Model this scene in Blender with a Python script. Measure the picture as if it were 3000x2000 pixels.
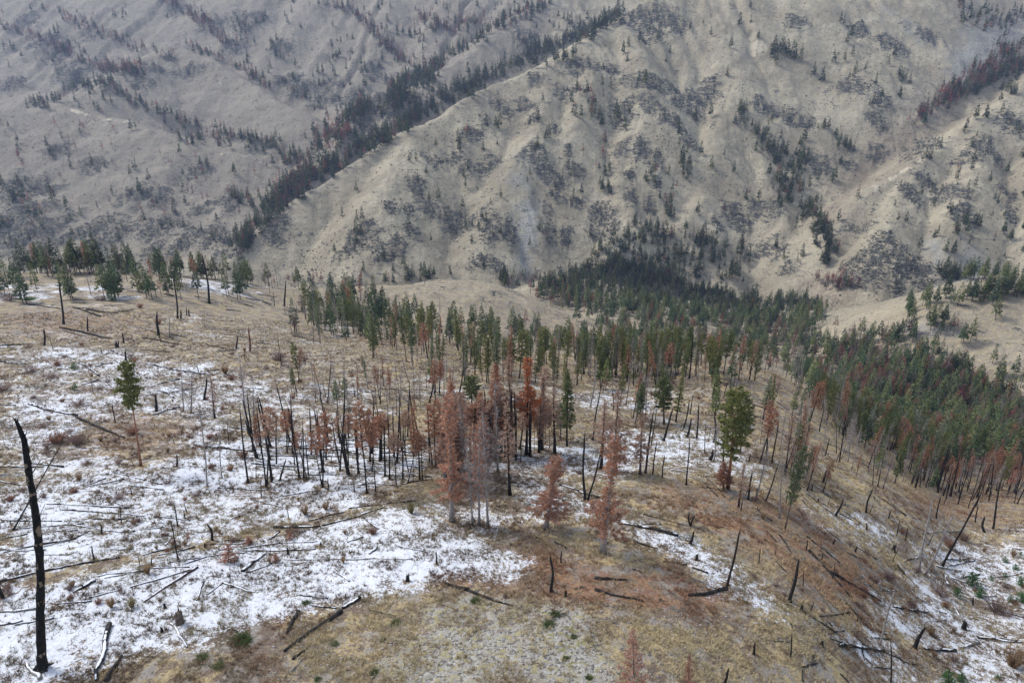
import bpy, math, random
import numpy as np
from mathutils import Vector, Matrix, Quaternion
for o in list(bpy.data.objects): bpy.data.objects.remove(o)
sc=bpy.context.scene; COL=sc.collection
# ---- camera: a drone about 60 m above the ridge, looking 22 degrees down -------
cd=bpy.data.cameras.new('camera'); cam=bpy.data.objects.new('camera',cd); COL.objects.link(cam)
cam.location=(0,0,0); cam.rotation_euler=(math.radians(90-22),0,0)
cd.sensor_width=36; cd.lens=36*1572/2352; cd.clip_start=.5; cd.clip_end=9000
sc.camera=cam
# ---- sky and sun: thin high overcast ------------------------------------------
SUN_EL,SUN_AZ=math.radians(48),math.radians(-62)   # azimuth from +Y (the view), negative is to the left
w=bpy.data.worlds.new('World'); sc.world=w; w.use_nodes=True
wn=w.node_tree; bg=wn.nodes['Background']
sky=wn.nodes.new('ShaderNodeTexSky'); sky.sky_type='NISHITA'; sky.sun_disc=False
sky.sun_elevation=SUN_EL; sky.sun_rotation=SUN_AZ; sky.dust_density=3; sky.air_density=1; sky.altitude=1500
hs=wn.nodes.new('ShaderNodeHueSaturation'); hs.inputs['Saturation'].default_value=.6
wn.links.new(sky.outputs[0],hs.inputs['Color']); wn.links.new(hs.outputs[0],bg.inputs[0]); bg.inputs[1].default_value=.145
sl=bpy.data.lights.new('sun','SUN'); sl.energy=1.65; sl.angle=math.radians(16); sl.color=(1,.98,.94)
so=bpy.data.objects.new('sun',sl); COL.objects.link(so)
sd=Vector((math.sin(SUN_AZ)*math.cos(SUN_EL),math.cos(SUN_AZ)*math.cos(SUN_EL),math.sin(SUN_EL)))
so.rotation_euler=(-sd).to_track_quat('-Z','Y').to_euler(); so.location=sd*300
sc.view_settings.view_transform='Standard'; sc.view_settings.look='None'; sc.view_settings.gamma=1
sc.view_settings.exposure=0.92
# ---- terrain numerics -------------------------------------------------
PITCH=math.radians(22.0); FP=1572.0
SP,CP=math.sin(PITCH),math.cos(PITCH)
def P3(u,v,Z):
    xc=(u-1176)/FP; yc=(784-v)/FP
    return (Z*xc, Z*(CP+yc*SP), Z*(-SP+yc*CP))
def PZ(u,v,z):
    """point on the ray of photo position (u,v) that lies at height z"""
    xc=(u-1176)/FP; yc=(784-v)/FP
    k=z/(-SP+yc*CP)
    return (k*xc,k*(CP+yc*SP),z)
def hash2(ix,iy,seed):
    h=(ix.astype(np.int64)*374761393+iy.astype(np.int64)*668265263+seed*974634777)&0xffffffff
    h=((h^(h>>13))*1274126177)&0xffffffff
    h=h^(h>>16)
    return (h&0xffff)/65535.0
def vnoise(x,y,seed=0):
    xi=np.floor(x); yi=np.floor(y); fx=x-xi; fy=y-yi
    fx=fx*fx*fx*(fx*(fx*6-15)+10); fy=fy*fy*fy*(fy*(fy*6-15)+10)
    a=hash2(xi,yi,seed); b=hash2(xi+1,yi,seed); c=hash2(xi,yi+1,seed); d=hash2(xi+1,yi+1,seed)
    return (a+(b-a)*fx)*(1-fy)+(c+(d-c)*fx)*fy
def fbm(x,y,oct=4,seed=0,gain=.5):
    s=0;a=1;n=0
    for o in range(oct):
        s=s+a*(vnoise(x,y,seed+o*17)-.5); n+=a*.5; a*=gain
        x,y=x*1.62+y*1.18+3.1,-x*1.18+y*1.62+7.7
    return s/n
# control points of the near ground: (u, v, height below the drone)
FG=[(1176,1568,-56),(1176,1400,-58),(1130,1200,-62),(1176,1050,-68),(1176,950,-76),(1200,850,-90),
 (1100,750,-156),(1050,700,-166),(1100,800,-126),(960,750,-142),(1250,750,-186),(1220,722,-184),(900,700,-160),(1000,636,-165),(870,650,-163),(720,664,-160),(700,720,-128),(700,800,-98),(1130,656,-168),(1230,691,-178),(1320,730,-192),
 (0,1568,-57),(100,1530,-57),(0,1300,-60),(300,1300,-60),(500,1450,-57.5),(700,1300,-60.5),(900,1100,-64.5),(0,1100,-65),(320,1066,-67),(600,1050,-70),(850,1000,-72),
 (0,900,-74),(300,900,-75),(600,900,-79),(900,900,-82),(0,800,-83),(300,800,-85),(600,800,-90),(900,800,-100),
 (0,700,-97),(300,700,-101),(500,720,-108),(0,650,-108),(300,650,-110),(0,622,-113),(200,624,-114),(400,630,-118),(560,650,-128),(640,662,-142),
 (1390,1270,-59.5),(1500,1568,-57),(1665,1360,-60),(1700,1568,-60),(1830,1380,-61.5),(1690,1150,-65.5),(1500,1050,-70),(1520,975,-80),(1400,900,-88),(1640,826,-98),(1500,850,-95),
 (1780,860,-102),(1870,940,-96),(1850,1000,-87),(1950,1060,-86),(2100,1150,-84.5),(1900,1150,-76),(1800,1050,-76),(1950,1250,-73),(1700,950,-83),
 (2050,1300,-79),(2200,1350,-87),(2352,1350,-88),(2200,1500,-78),(2352,1560,-77),(2000,1500,-69),(2352,1230,-94),(2230,1230,-95),
 (2200,1160,-113),(2330,1150,-112),(2250,1060,-140),(2250,1000,-168),(2100,1000,-172),(2300,900,-198),(2250,955,-196),(2150,900,-192),(2200,800,-186),(2340,780,-176),(2352,680,-158),(2280,686,-160),(2150,704,-168),(2060,735,-182),(1950,762,-200),(2030,800,-206),
 (1950,900,-180),(1850,830,-212),(1850,760,-225),(1900,720,-250),(1800,700,-272),(1700,730,-265),(1600,700,-274),(1700,790,-212),(1500,780,-200),(1400,740,-198),(1400,650,-260),(1250,640,-255),(1500,690,-262),(1380,700,-225),(2100,690,-262),(2300,660,-262)]
# hidden anchors x,y,z  (beyond the skylines and at the flanks)
FGX=[(-420,520,-190),(-250,560,-210),(-100,600,-215),(-600,700,-300),(-300,760,-300),(-100,760,-280),(60,640,-235),(-420,1000,-330),(0,1000,-330),(300,1000,-330),(500,1000,-340),(800,1000,-340),(-900,1100,-380),(0,1600,-500),(-1500,1500,-500),(1500,1500,-500),(-2500,3000,-900),(2500,3000,-900),(0,3600,-900),(-900,500,-260),(900,600,-220),(-400,300,-110),(-200,100,-62),(-90,30,-58),(0,20,-56),(0,8,-56),(60,20,-62),(200,90,-95),(120,40,-72),(320,200,-150),(-14,6,-56),(14,6,-57)]
def pol(x,y): return np.arctan2(x,y),np.log(np.hypot(x,y))
def tps_fit(pts,lam=1e-3):
    p=np.array(pts,float); a,q=pol(p[:,0],p[:,1]); q=q*.55
    n=len(p); d2=(a[:,None]-a)**2+(q[:,None]-q)**2
    K=.5*d2*np.log(d2+1e-12)+np.eye(n)*lam
    Pm=np.stack([np.ones(n),a,q],1)
    A=np.block([[K,Pm],[Pm.T,np.zeros((3,3))]])
    w=np.linalg.solve(A,np.concatenate([p[:,2],np.zeros(3)]))
    return a,q,w
def tps_eval(f,x,y):
    a0,q0,w=f; a,q=pol(x,y); q=q*.55
    z=w[-3]+w[-2]*a+w[-1]*q
    for i in range(len(a0)):
        d2=(a-a0[i])**2+(q-q0[i])**2
        z=z+w[i]*.5*d2*np.log(d2+1e-12)
    return z
# mountain crests: ([(u,v,Z)...], slope, crest roundness, gully depth)
R=[
 # main mountain, left skyline crest running up and out of the frame
 ([(545,592,905),(620,520,935),(700,457,965),(790,402,1000),(880,345,1030),(960,292,1060),(1060,245,1100),(1160,188,1150),(1240,152,1190),(1330,95,1250),(1420,42,1310),(1480,8,1350),(1600,-70,1440),(1760,-150,1500),(1950,-190,1560)],.66,9,1.0),
 # spurs of its face
 ([(1240,152,1190),(1255,230,1130),(1230,310,1075),(1180,400,1020),(1120,500,960)],.72,10,.8),
 ([(960,292,1060),(930,360,1015),(890,430,975),(860,520,930)],.66,14,.6),
 ([(1420,42,1310),(1470,130,1225),(1500,210,1160),(1470,300,1095),(1440,400,1035),(1450,480,985)],.72,12,.9),
 ([(1330,95,1250),(1350,190,1170),(1330,280,1105)],.74,10,.7),
 ([(1600,-70,1440),(1650,60,1330),(1700,160,1250),(1670,240,1190),(1650,330,1120),(1620,420,1050),(1570,500,985)],.70,10,.9),
 ([(1700,160,1250),(1800,220,1215),(1880,285,1180),(1950,345,1150),(2000,395,1120)],.68,10,.8),
 ([(1670,240,1190),(1740,340,1120),(1770,440,1050),(1800,520,990)],.72,9,.8),
 ([(1820,-40,1450),(1900,70,1390),(1980,150,1340),(2060,230,1290),(2100,275,1260)],.66,12,.8),
 ([(1950,-190,1560),(2060,-60,1500),(2160,20,1450),(2225,92,1410),(2190,160,1360)],.66,12,.8),
 # right-hand hill
 ([(1890,560,880),(1950,485,905),(2010,428,925),(2130,368,965),(2250,272,1030),(2352,195,1085),(2500,100,1160),(2700,30,1250)],.68,8,.8),
 ([(2130,368,965),(2060,460,905),(2010,560,855),(2000,620,830)],.8,10,.8),
 ([(2250,272,1030),(2260,380,950),(2200,480,890),(2120,590,845)],.74,10,.8),
 ([(2500,100,1160),(2440,300,1000),(2400,450,900),(2350,560,850)],.72,10,.7),
 # ridge behind the main crest (pale, between the two forest strips)
 ([(965,198,1400),(1020,150,1450),(1120,88,1550),(1190,35,1640),(1262,0,1700),(1400,-70,1800),(1600,-160,1950)],.62,12,.7),
 ([(1262,0,1700),(1330,70,1600),(1370,120,1540)],.62,12,.7),
 # rocky knob
 ([(762,335,1170),(810,270,1210),(862,212,1250),(905,200,1290),(950,215,1330)],.85,4,.8),
 ([(862,212,1250),(900,270,1200),(960,300,1170)],.85,6,.8),
 # near left slopes
 ([(-260,250,1280),(0,246,1330),(130,238,1370),(250,190,1450),(330,130,1560),(405,98,1660)],.52,14,.6),
 ([(130,238,1370),(300,285,1300),(450,330,1245),(600,368,1205),(700,400,1170),(735,420,1150)],.50,12,.5),
 ([(60,330,1265),(250,390,1180),(420,440,1115),(560,480,1060),(620,500,1030)],.50,14,.6),
 ([(-200,400,1180),(60,440,1105),(250,480,1045),(430,530,985),(520,560,945)],.52,12,.7),
 # pyramid right crest
 ([(405,98,1660),(500,150,1560),(600,210,1470),(700,262,1390),(750,300,1340)],.58,8,.5),
 # slope behind the pyramid
 ([(300,-60,2300),(430,-30,2250),(560,-25,2150),(690,-30,2080),(800,50,1950),(880,110,1850),(940,165,1720)],.58,14,.9),
 ([(560,-25,2150),(470,60,1950),(440,85,1850)],.58,12,.7),
 ([(690,-30,2080),(660,80,1850),(700,180,1650),(770,240,1500),(800,255,1450)],.55,14,.8),
 ([(800,-120,2300),(900,-20,2150),(960,60,2000),(1010,110,1850),(1040,140,1750)],.58,14,.9),
 ([(960,-150,2450),(1080,-60,2250),(1130,20,2050),(1150,60,1900)],.58,14,.9),
 # top left
 ([(-300,-40,2300),(-60,20,2150),(60,80,2000),(180,150,1850),(240,178,1750)],.56,14,.8),
 ([(-100,-160,2500),(100,-60,2350),(230,0,2200),(330,50,2050),(400,85,1900)],.56,14,.9),
 ([(-400,150,1800),(-100,170,1750),(40,200,1650),(150,226,1560)],.54,14,.6),
 # top right
 ([(2900,-200,1700),(2600,-100,1680),(2420,-20,1640),(2330,60,1580),(2270,130,1500)],.6,12,.9),
 ([(2900,-60,1500),(2600,60,1440),(2420,110,1400)],.6,12,.9),
 # back wall, above the frame
 ([(-1400,-330,2900),(-400,-380,2900),(300,-300,2900),(900,-360,2900),(1500,-380,2700),(2000,-360,2300),(2600,-420,2100),(3400,-420,2100)],.52,20,1.0),
 ([(900,-360,2900),(1200,-150,2500),(1300,-60,2250)],.55,20,1.0),
 ([(1500,-380,2700),(1460,-150,2300)],.55,20,1.0),
 ([(2000,-360,2300),(2100,-180,1950),(2220,-60,1750),(2250,0,1650)],.58,14,1.0),
]
def mountains(x,y):
    # gentle warp so crests and spurs wander
    wx=x+18*fbm(x/160,y/160,3,11); wy=y+18*fbm(x/160,y/160,3,29)
    H=np.full(x.shape,-1e4)
    for ri,(pts,sl,rd,gd) in enumerate(R):
        pr=.035 if 1<=ri<=9 or 11<=ri<=13 else 0
        p=np.array([P3(q[0],q[1],q[2]*(1-pr*min(1,i/2))) for i,q in enumerate(pts)])
        best=np.full(x.shape,-1e4); acc=0; HS=[]; TS=[]; DS=[]
        for i in range(len(p)-1):
            a=p[i];b=p[i+1]; dx,dy=b[0]-a[0],b[1]-a[1]; L2=dx*dx+dy*dy; L=math.sqrt(L2)
            g=(b[2]-a[2])/L
            # nearest point, shifted towards the high end as a cone with this slope would be
            ux,uy=dx/L,dy/L
            s=(wx-a[0])*ux+(wy-a[1])*uy; pd=np.abs((wx-a[0])*uy-(wy-a[1])*ux)
            k=min(.95,abs(g)/sl); sh=pd*k/math.sqrt(1-k*k)*(1 if g>0 else -1)
            t=np.clip(s+sh,0,L)
            d=np.sqrt((s-t)**2+pd*pd)
            ds=np.sqrt(d*d+rd*rd)-rd
            h=a[2]+g*t-sl*ds
            m=h>best
            best=np.where(m,h,best); HS.append(h); TS.append(acc+t); DS.append(d); acc+=L
        # gullies that run straight down from the crest
        W=0; T=0; D=0
        for h,t,d in zip(HS,TS,DS):
            w=np.exp(np.clip((h-best)/16,-40,0)); W=W+w; T=T+w*t; D=D+w*d
        T=T/W; D=D/W
        Tn=T+14*fbm(x/60,y/60,2,77+ri)
        gl=np.abs(fbm(Tn/75+ri*13.7,Tn*0+ri*3.3,2,5+ri))*2.2
        gl2=np.abs(fbm(Tn/30+ri*7.1,D/120+.5+ri,2,95+ri))*2
        amp=np.clip((D-12)/110,0,1)
        best=best-gd*amp*14*(1-np.sqrt(gl*gl+.03).clip(0,1))-gd*np.clip((D-8)/60,0,1)*2.2*(1-np.sqrt(gl2*gl2+.03).clip(0,1))
        kk=9.0
        # smooth max
        hh=np.clip(.5+.5*(best-H)/kk,0,1); H=best*hh+H*(1-hh)+kk*hh*(1-hh)*.5*(H>-9e3)
    n=fbm(x/90,y/90,5,3,.5)*8-np.abs(fbm(x/38,y/38,4,8))*3
    return H+n
FIT=tps_fit([PZ(*q) for q in FG]+FGX)
def height(x,y):
    r=np.hypot(x,y)
    F=tps_eval(FIT,x,y)
    F=F+fbm(x/28,y/28,4,41)*np.clip(r/260,.22,2.0)*1.3+fbm(x/5.2,y/5.2,3,43)*.16
    far=r>560
    Hh=F.copy()
    M=mountains(x[far],y[far]); f=F[far]; kk=5.0
    hh=np.clip(.5+.5*(M-f)/kk,0,1)
    Hh[far]=M*hh+f*(1-hh)+kk*hh*(1-hh)*.5
    return Hh
NA,NR=1040,1120
AZ=np.radians(np.linspace(-52,52,NA)); RR=np.exp(np.linspace(math.log(9.0),math.log(3900.0),NR))
def build_grid():
    A,Rr=np.meshgrid(AZ,RR)
    X=Rr*np.sin(A); Y=Rr*np.cos(A)
    return X,Y,height(X,Y)
class Picker:
    def __init__(s,X,Y,Z):
        s.Z=Z; s.E=np.maximum.accumulate(Z/RR[:,None],axis=0)
    def pick(s,u,v):
        """arrays of photo positions -> x,y,z on the ground (nan where nothing)"""
        u=np.atleast_1d(np.asarray(u,float)); v=np.atleast_1d(np.asarray(v,float))
        xc=(u-1176)/FP; yc=(784-v)/FP
        dy=CP+yc*SP; dz=-SP+yc*CP
        az=np.arctan2(xc,dy); el=dz/np.hypot(xc,dy)
        fa=(az-AZ[0])/(AZ[1]-AZ[0]); ia=np.clip(fa.astype(int),0,NA-2); w=np.clip(fa-ia,0,1)
        r=np.full(u.shape,np.nan)
        for k in np.unique(ia):
            m=np.where(ia==k)[0]
            for wq in (None,):
                e0=s.E[:,k]; e1=s.E[:,k+1]
                for j in m:
                    e=e0*(1-w[j])+e1*w[j]
                    i=int(np.searchsorted(e,el[j]))
                    if i>=NR: continue
                    if i==0: r[j]=RR[0]; continue
                    t=(el[j]-e[i-1])/max(e[i]-e[i-1],1e-9); r[j]=RR[i-1]+(RR[i]-RR[i-1])*t
        return r*np.sin(az),r*np.cos(az),r*el
    def z(s,x,y):
        x=np.asarray(x,float); y=np.asarray(y,float)
        a=(np.arctan2(x,y)-AZ[0])/(AZ[1]-AZ[0]); q=(np.log(np.hypot(x,y))-math.log(RR[0]))/(math.log(RR[1])-math.log(RR[0]))
        ia=np.clip(a.astype(int),0,NA-2); iq=np.clip(q.astype(int),0,NR-2); a=np.clip(a-ia,0,1); q=np.clip(q-iq,0,1)
        Z=s.Z
        return (Z[iq,ia]*(1-a)+Z[iq,ia+1]*a)*(1-q)+(Z[iq+1,ia]*(1-a)+Z[iq+1,ia+1]*a)*q
# ---- mesh helpers ---------------------------------------------------------------
rng=np.random.default_rng(7); random.seed(7)
class MB:
    """collects triangles and quads, one colour per vertex"""
    def __init__(s): s.V=[];s.T=[];s.Q=[];s.C=[];s.n=0;s.MT=[];s.MQ=[]
    def add(s,V,T=None,Q=None,C=None,mi=0):
        V=np.asarray(V,float).reshape(-1,3); s.V.append(V)
        s.C.append(np.ones((len(V),3))*.5 if C is None else np.broadcast_to(np.asarray(C,float),(len(V),3)))
        if T is not None: T=np.asarray(T); s.T.append(T+s.n); s.MT.append(np.full(len(T),mi))
        if Q is not None: Q=np.asarray(Q); s.Q.append(Q+s.n); s.MQ.append(np.full(len(Q),mi))
        s.n+=len(V)
    def tube(s,P,rad,k=6,C=None,cap=True,mi=0,rough=0):
        P=np.asarray(P,float); n=len(P); rad=np.broadcast_to(np.asarray(rad,float),(n,))
        d=np.gradient(P,axis=0); d/=np.linalg.norm(d,axis=1)[:,None]+1e-9
        ref=np.array([1,0,0]) if abs(d[0][0])<.8 else np.array([0,1,0])
        a=np.cross(d,ref); a/=np.linalg.norm(a,axis=1)[:,None]; b=np.cross(d,a)
        t=np.arange(k)*2*math.pi/k
        rr=rad[:,None]*(1+(rng.random((n,k))-.5)*2*rough)
        V=P[:,None]+rr[...,None]*(np.cos(t)[None,:,None]*a[:,None]+np.sin(t)[None,:,None]*b[:,None])
        i=np.arange(n-1)[:,None]*k; j=np.arange(k)[None]; j2=(j+1)%k
        Q=np.stack([i+j,i+j2,i+k+j2,i+k+j],-1).reshape(-1,4)
        s.add(V.reshape(-1,3),Q=Q,C=C,mi=mi)
        if cap:
            e=s.n-k; T=[[e,e+q,e+q+1] for q in range(1,k-1)]; s.T.append(np.array(T)); s.MT.append(np.full(len(T),mi))
            e=s.n-n*k; T=[[e,e+q+1,e+q] for q in range(1,k-1)]; s.T.append(np.array(T)); s.MT.append(np.full(len(T),mi))
    def tris(s,P,D,W,C,mi=0):
        """slender leaf triangles: roots P, directions D (with length), half-width vectors W"""
        n=len(P); V=np.stack([P-W,P+W,P+D],1).reshape(-1,3)
        s.add(V,T=np.arange(3*n).reshape(-1,3),C=np.repeat(C,3,0) if np.ndim(C)==2 else C,mi=mi)
    def mesh(s,name,mats,smooth=False):
        V=np.concatenate(s.V); C=np.concatenate(s.C)
        T=np.concatenate(s.T) if s.T else np.zeros((0,3),int); Q=np.concatenate(s.Q) if s.Q else np.zeros((0,4),int)
        m=bpy.data.meshes.new(name); m.vertices.add(len(V)); m.vertices.foreach_set('co',V.astype(np.float32).ravel())
        nl=len(T)*3+len(Q)*4; m.loops.add(nl); m.loops.foreach_set('vertex_index',np.concatenate([T.ravel(),Q.ravel()]).astype(np.int32))
        m.polygons.add(len(T)+len(Q))
        m.polygons.foreach_set('loop_start',np.concatenate([np.arange(len(T))*3,len(T)*3+np.arange(len(Q))*4]).astype(np.int32))
        mi=np.concatenate([np.concatenate(s.MT) if s.MT else np.zeros(0,int),np.concatenate(s.MQ) if s.MQ else np.zeros(0,int)])
        for q in (mats if isinstance(mats,(list,tuple)) else [mats]): m.materials.append(q)
        m.polygons.foreach_set('material_index',mi.astype(np.int32))
        if smooth: m.polygons.foreach_set('use_smooth',np.ones(len(mi),bool))
        m.update(calc_edges=True)
        ca=m.color_attributes.new('tint','FLOAT_COLOR','POINT')
        ca.data.foreach_set('color',np.concatenate([C,np.ones((len(C),1))],1).astype(np.float32).ravel())
        m.validate(); return m
# ---- materials ------------------------------------------------------------------
class NT:
    def __init__(s,name):
        s.m=bpy.data.materials.new(name); s.m.use_nodes=True; s.t=s.m.node_tree; s.b=s.t.nodes['Principled BSDF']
        s.b.inputs['Roughness'].default_value=.9; s.b.inputs['Specular IOR Level'].default_value=.15
    def n(s,t,**k):
        q=s.t.nodes.new('ShaderNode'+t)
        for a,b in k.items(): setattr(q,a,b)
        return q
    def l(s,a,b): s.t.links.new(a,b)
    def val(s,x,sock):
        if hasattr(x,'is_output') or isinstance(x,bpy.types.NodeSocket): s.l(x,sock)
        else: sock.default_value=x
    def math(s,op,a,b=0.0,c=0.0,clamp=False):
        q=s.n('Math',operation=op); q.use_clamp=clamp
        s.val(a,q.inputs[0]); s.val(b,q.inputs[1]); s.val(c,q.inputs[2]); return q.outputs[0]
    def mix(s,f,a,b,blend='MIX'):
        q=s.n('Mix',data_type='RGBA',blend_type=blend); s.val(f,q.inputs[0])
        for x,i in ((a,6),(b,7)):
            if isinstance(x,tuple): q.inputs[i].default_value=(*x,1)
            else: s.l(x,q.inputs[i])
        return q.outputs[2]
    def noise(s,scale,detail=4,rough=.55,vec=None,dist=0):
        q=s.n('TexNoise'); q.inputs['Scale'].default_value=scale; q.inputs['Detail'].default_value=detail
        q.inputs['Roughness'].default_value=rough; q.inputs['Distortion'].default_value=dist
        s.l(vec if vec is not None else s.pos(),q.inputs['Vector']); return q.outputs[0]
    def pos(s):
        if not hasattr(s,'_p'): s._p=s.n('NewGeometry').outputs['Position']
        return s._p
    def step(s,x,lo,hi):
        q=s.n('MapRange'); q.interpolation_type='SMOOTHSTEP'; s.val(x,q.inputs[0]); q.inputs[1].default_value=lo; q.inputs[2].default_value=hi; return q.outputs[0]
    def bump(s,h,dist,strength=1.0):
        q=s.n('Bump'); q.inputs['Distance'].default_value=dist; q.inputs['Strength'].default_value=strength; s.l(h,q.inputs['Height']); s.l(q.outputs[0],s.b.inputs['Normal'])
def foliage_mat(name,c1,c2,vary=.25,sc_=.9,trans=0):
    N=NT(name); f=N.noise(sc_,3); f=N.step(f,.32,.68); c=N.mix(f,c1,c2)
    oi=N.n('ObjectInfo'); v=N.math('MULTIPLY_ADD',oi.outputs['Random'],vary,1-vary/2)
    at=N.n('Attribute',attribute_name='tint'); tv=N.math('MULTIPLY',at.outputs['Fac'],2.0)
    v=N.math('MULTIPLY',v,tv)
    cc=N.n('CombineColor'); 
    for i in range(3): N.l(v,cc.inputs[i])
    c=N.mix(1.0,c,cc.outputs[0],'MULTIPLY'); N.l(c,N.b.inputs['Base Color'])
    tr=N.n('BsdfTranslucent'); N.l(c,tr.inputs[0]); ms=N.n('MixShader'); ms.inputs[0].default_value=.55
    N.l(N.b.outputs[0],ms.inputs[1]); N.l(tr.outputs[0],ms.inputs[2]); N.l(ms.outputs[0],N.t.nodes['Material Output'].inputs['Surface']); return N.m
def bark_mat(name,c1,c2,scale=2.0,snow=False,spots=None):
    N=NT(name); tc=N.n('TexCoord').outputs['Object'] if not snow else N.pos()
    f=N.step(N.noise(scale,5,.6,tc),.35,.65); c=N.mix(f,c1,c2)
    if spots: c=N.mix(N.step(N.noise(1.3,3,.5,tc),.60,.63),c,spots)
    if snow:
        g=N.n('NewGeometry'); sx=N.n('SeparateXYZ'); N.l(g.outputs['Normal'],sx.inputs[0])
        k=N.math('ADD',sx.outputs[2],N.math('MULTIPLY_ADD',N.noise(.55,4,.6),2.4,-1.2))
        at=N.n('Attribute',attribute_name='tint'); k=N.math('ADD',k,N.math('MULTIPLY_ADD',at.outputs['Fac'],2,-1))
        c=N.mix(N.step(k,.74,.84),c,(.82,.84,.88))
    N.l(c,N.b.inputs['Base Color']); N.bump(N.noise(scale*4,4,.6,tc),.03); return N.m
M={}
M['char']=bark_mat('charred_bark',(.012,.011,.011),(.035,.032,.03),3)
M['char_spots']=bark_mat('charred_bark_with_bare_spots',(.008,.008,.008),(.02,.019,.018),3,spots=(.20,.15,.11))
M['grey']=bark_mat('grey_dead_wood',(.20,.175,.16),(.34,.31,.29),3)
M['brown']=bark_mat('brown_bark',(.075,.055,.045),(.16,.125,.10),3)
M['orange']=bark_mat('orange_pine_bark',(.20,.085,.05),(.34,.17,.11),2)
M['red']=bark_mat('reddened_bark',(.16,.04,.025),(.10,.03,.025),2)
M['log']=bark_mat('charred_log_with_snow',(.014,.013,.013),(.045,.04,.036),2,True)
M['log_red']=bark_mat('red_log',(.13,.05,.03),(.05,.03,.025),2,True)
M['log_grey']=bark_mat('grey_log_with_snow',(.16,.14,.12),(.28,.26,.23),2,True)
M['g_olive']=foliage_mat('olive_needles',(.16,.18,.055),(.30,.30,.115))
M['g_deep']=foliage_mat('deep_green_needles',(.11,.145,.055),(.22,.245,.10))
M['g_blue']=foliage_mat('blue_green_needles',(.14,.18,.09),(.27,.30,.18))
M['rust']=foliage_mat('rust_needles',(.37,.18,.11),(.52,.29,.185))
M['rust2']=foliage_mat('faded_rust_needles',(.40,.24,.165),(.56,.39,.29))
M['pink']=foliage_mat('pale_red_needles',(.46,.23,.15),(.60,.35,.25))
M['rust_brown']=foliage_mat('rust_brown_needles',(.42,.215,.135),(.57,.34,.23))
M['twig']=foliage_mat('bare_twigs',(.33,.28,.265),(.50,.45,.43))
M['twig_brown']=foliage_mat('brown_twigs',(.15,.095,.08),(.24,.17,.15))
M['twig_tan']=foliage_mat('tan_stems',(.24,.15,.085),(.34,.24,.14))
M['twig_olive']=foliage_mat('olive_stems',(.15,.13,.06),(.25,.21,.10))
M['twig_red']=foliage_mat('reddish_twigs',(.22,.115,.085),(.33,.19,.13))
M['leaf']=foliage_mat('green_leaves',(.07,.11,.035),(.15,.19,.07))
M['sap']=foliage_mat('young_pine_needles',(.05,.15,.040),(.11,.24,.08))
# ---- ground ---------------------------------------------------------------------
GX,GY,GZ=build_grid(); PK=Picker(GX,GY,GZ)
GA,GQ=pol(GX,GY)
def to_aq(u,v):
    x,y,z=PK.pick(u,v); return pol(x,y)
def ell_mask(lst,wob=.35,seed=1):
    """soft ellipses lying on the ground"""
    out=np.zeros(GX.shape); 
    nz=fbm(GX/14,GY/14,3,seed)*wob
    for (u,v,ru,rv,k) in lst:
        a,q=to_aq(np.array([u,u,u]),np.array([v,v-rv,v+rv]))
        if np.isnan(q[0]): continue
        ra=ru/FP; hi=q[1] if not np.isnan(q[1]) else q[0]+.05; lo=q[2] if not np.isnan(q[2]) else q[0]-.05
        rq=np.clip((hi-lo)/2,.012,.16); cq=min(max((hi+lo)/2,q[0]-rq),q[0]+rq)
        ja=np.searchsorted(AZ,[a[0]-2*ra,a[0]+2*ra]); jq=np.searchsorted(np.log(RR),[cq-2*rq,cq+2*rq])
        sl=(slice(max(jq[0],0),jq[1]),slice(max(ja[0],0),ja[1]))
        d=np.sqrt(((GA[sl]-a[0])/ra)**2+((GQ[sl]-cq)/rq)**2)+nz[sl]
        out[sl]=np.maximum(out[sl],k*np.clip(1.5-d,0,1))
    return out
def poly_mask(lst,soft=.02):
    soft=soft*1.6
    out=np.zeros(GX.shape); nz=fbm(GX/7,GY/7,3,5)*soft*1.2
    for pts,k in lst:
        p=np.array(pts,float); q=[]
        for i in range(len(p)):   # subdivide so edges follow the ground
            a,b=p[i],p[(i+1)%len(p)]; m=max(1,int(np.hypot(*(b-a))/60)); q+= [a+(b-a)*t/m for t in range(m)]
        q=np.array(q); a,lq=to_aq(q[:,0],q[:,1]); ok=~np.isnan(lq); a=a[ok]; lq=lq[ok]
        ja=np.searchsorted(AZ,[a.min()-soft*2,a.max()+soft*2]); jq=np.searchsorted(np.log(RR),[lq.min()-soft*2,lq.max()+soft*2])
        sl=(slice(jq[0],jq[1]),slice(ja[0],ja[1])); X=GA[sl]; Y=GQ[sl]
        ins=np.zeros(X.shape,bool); dm=np.full(X.shape,9.)
        for i in range(len(a)):
            x1,y1,x2,y2=a[i-1],lq[i-1],a[i],lq[i]
            c=((y1>Y)!=(y2>Y)); xi=(x2-x1)*(Y-y1)/((y2-y1) if abs(y2-y1)>1e-9 else 1e-9)+x1; ins^=c&(X<xi)
            ex,ey=x2-x1,y2-y1; t=np.clip(((X-x1)*ex+(Y-y1)*ey)/(ex*ex+ey*ey+1e-12),0,1)
            dm=np.minimum(dm,np.hypot(X-x1-t*ex,Y-y1-t*ey))
        sd_=np.where(ins,dm,-dm)+nz[sl]; out[sl]=np.maximum(out[sl],k*np.clip(.5+sd_/(2*soft),0,1))
    return out
def crop(lst,ou,ov,s): return [(ou+x*s,ov+y*s,rx*s,ry*s,1.0) for (x,y,rx,ry) in lst]
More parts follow.
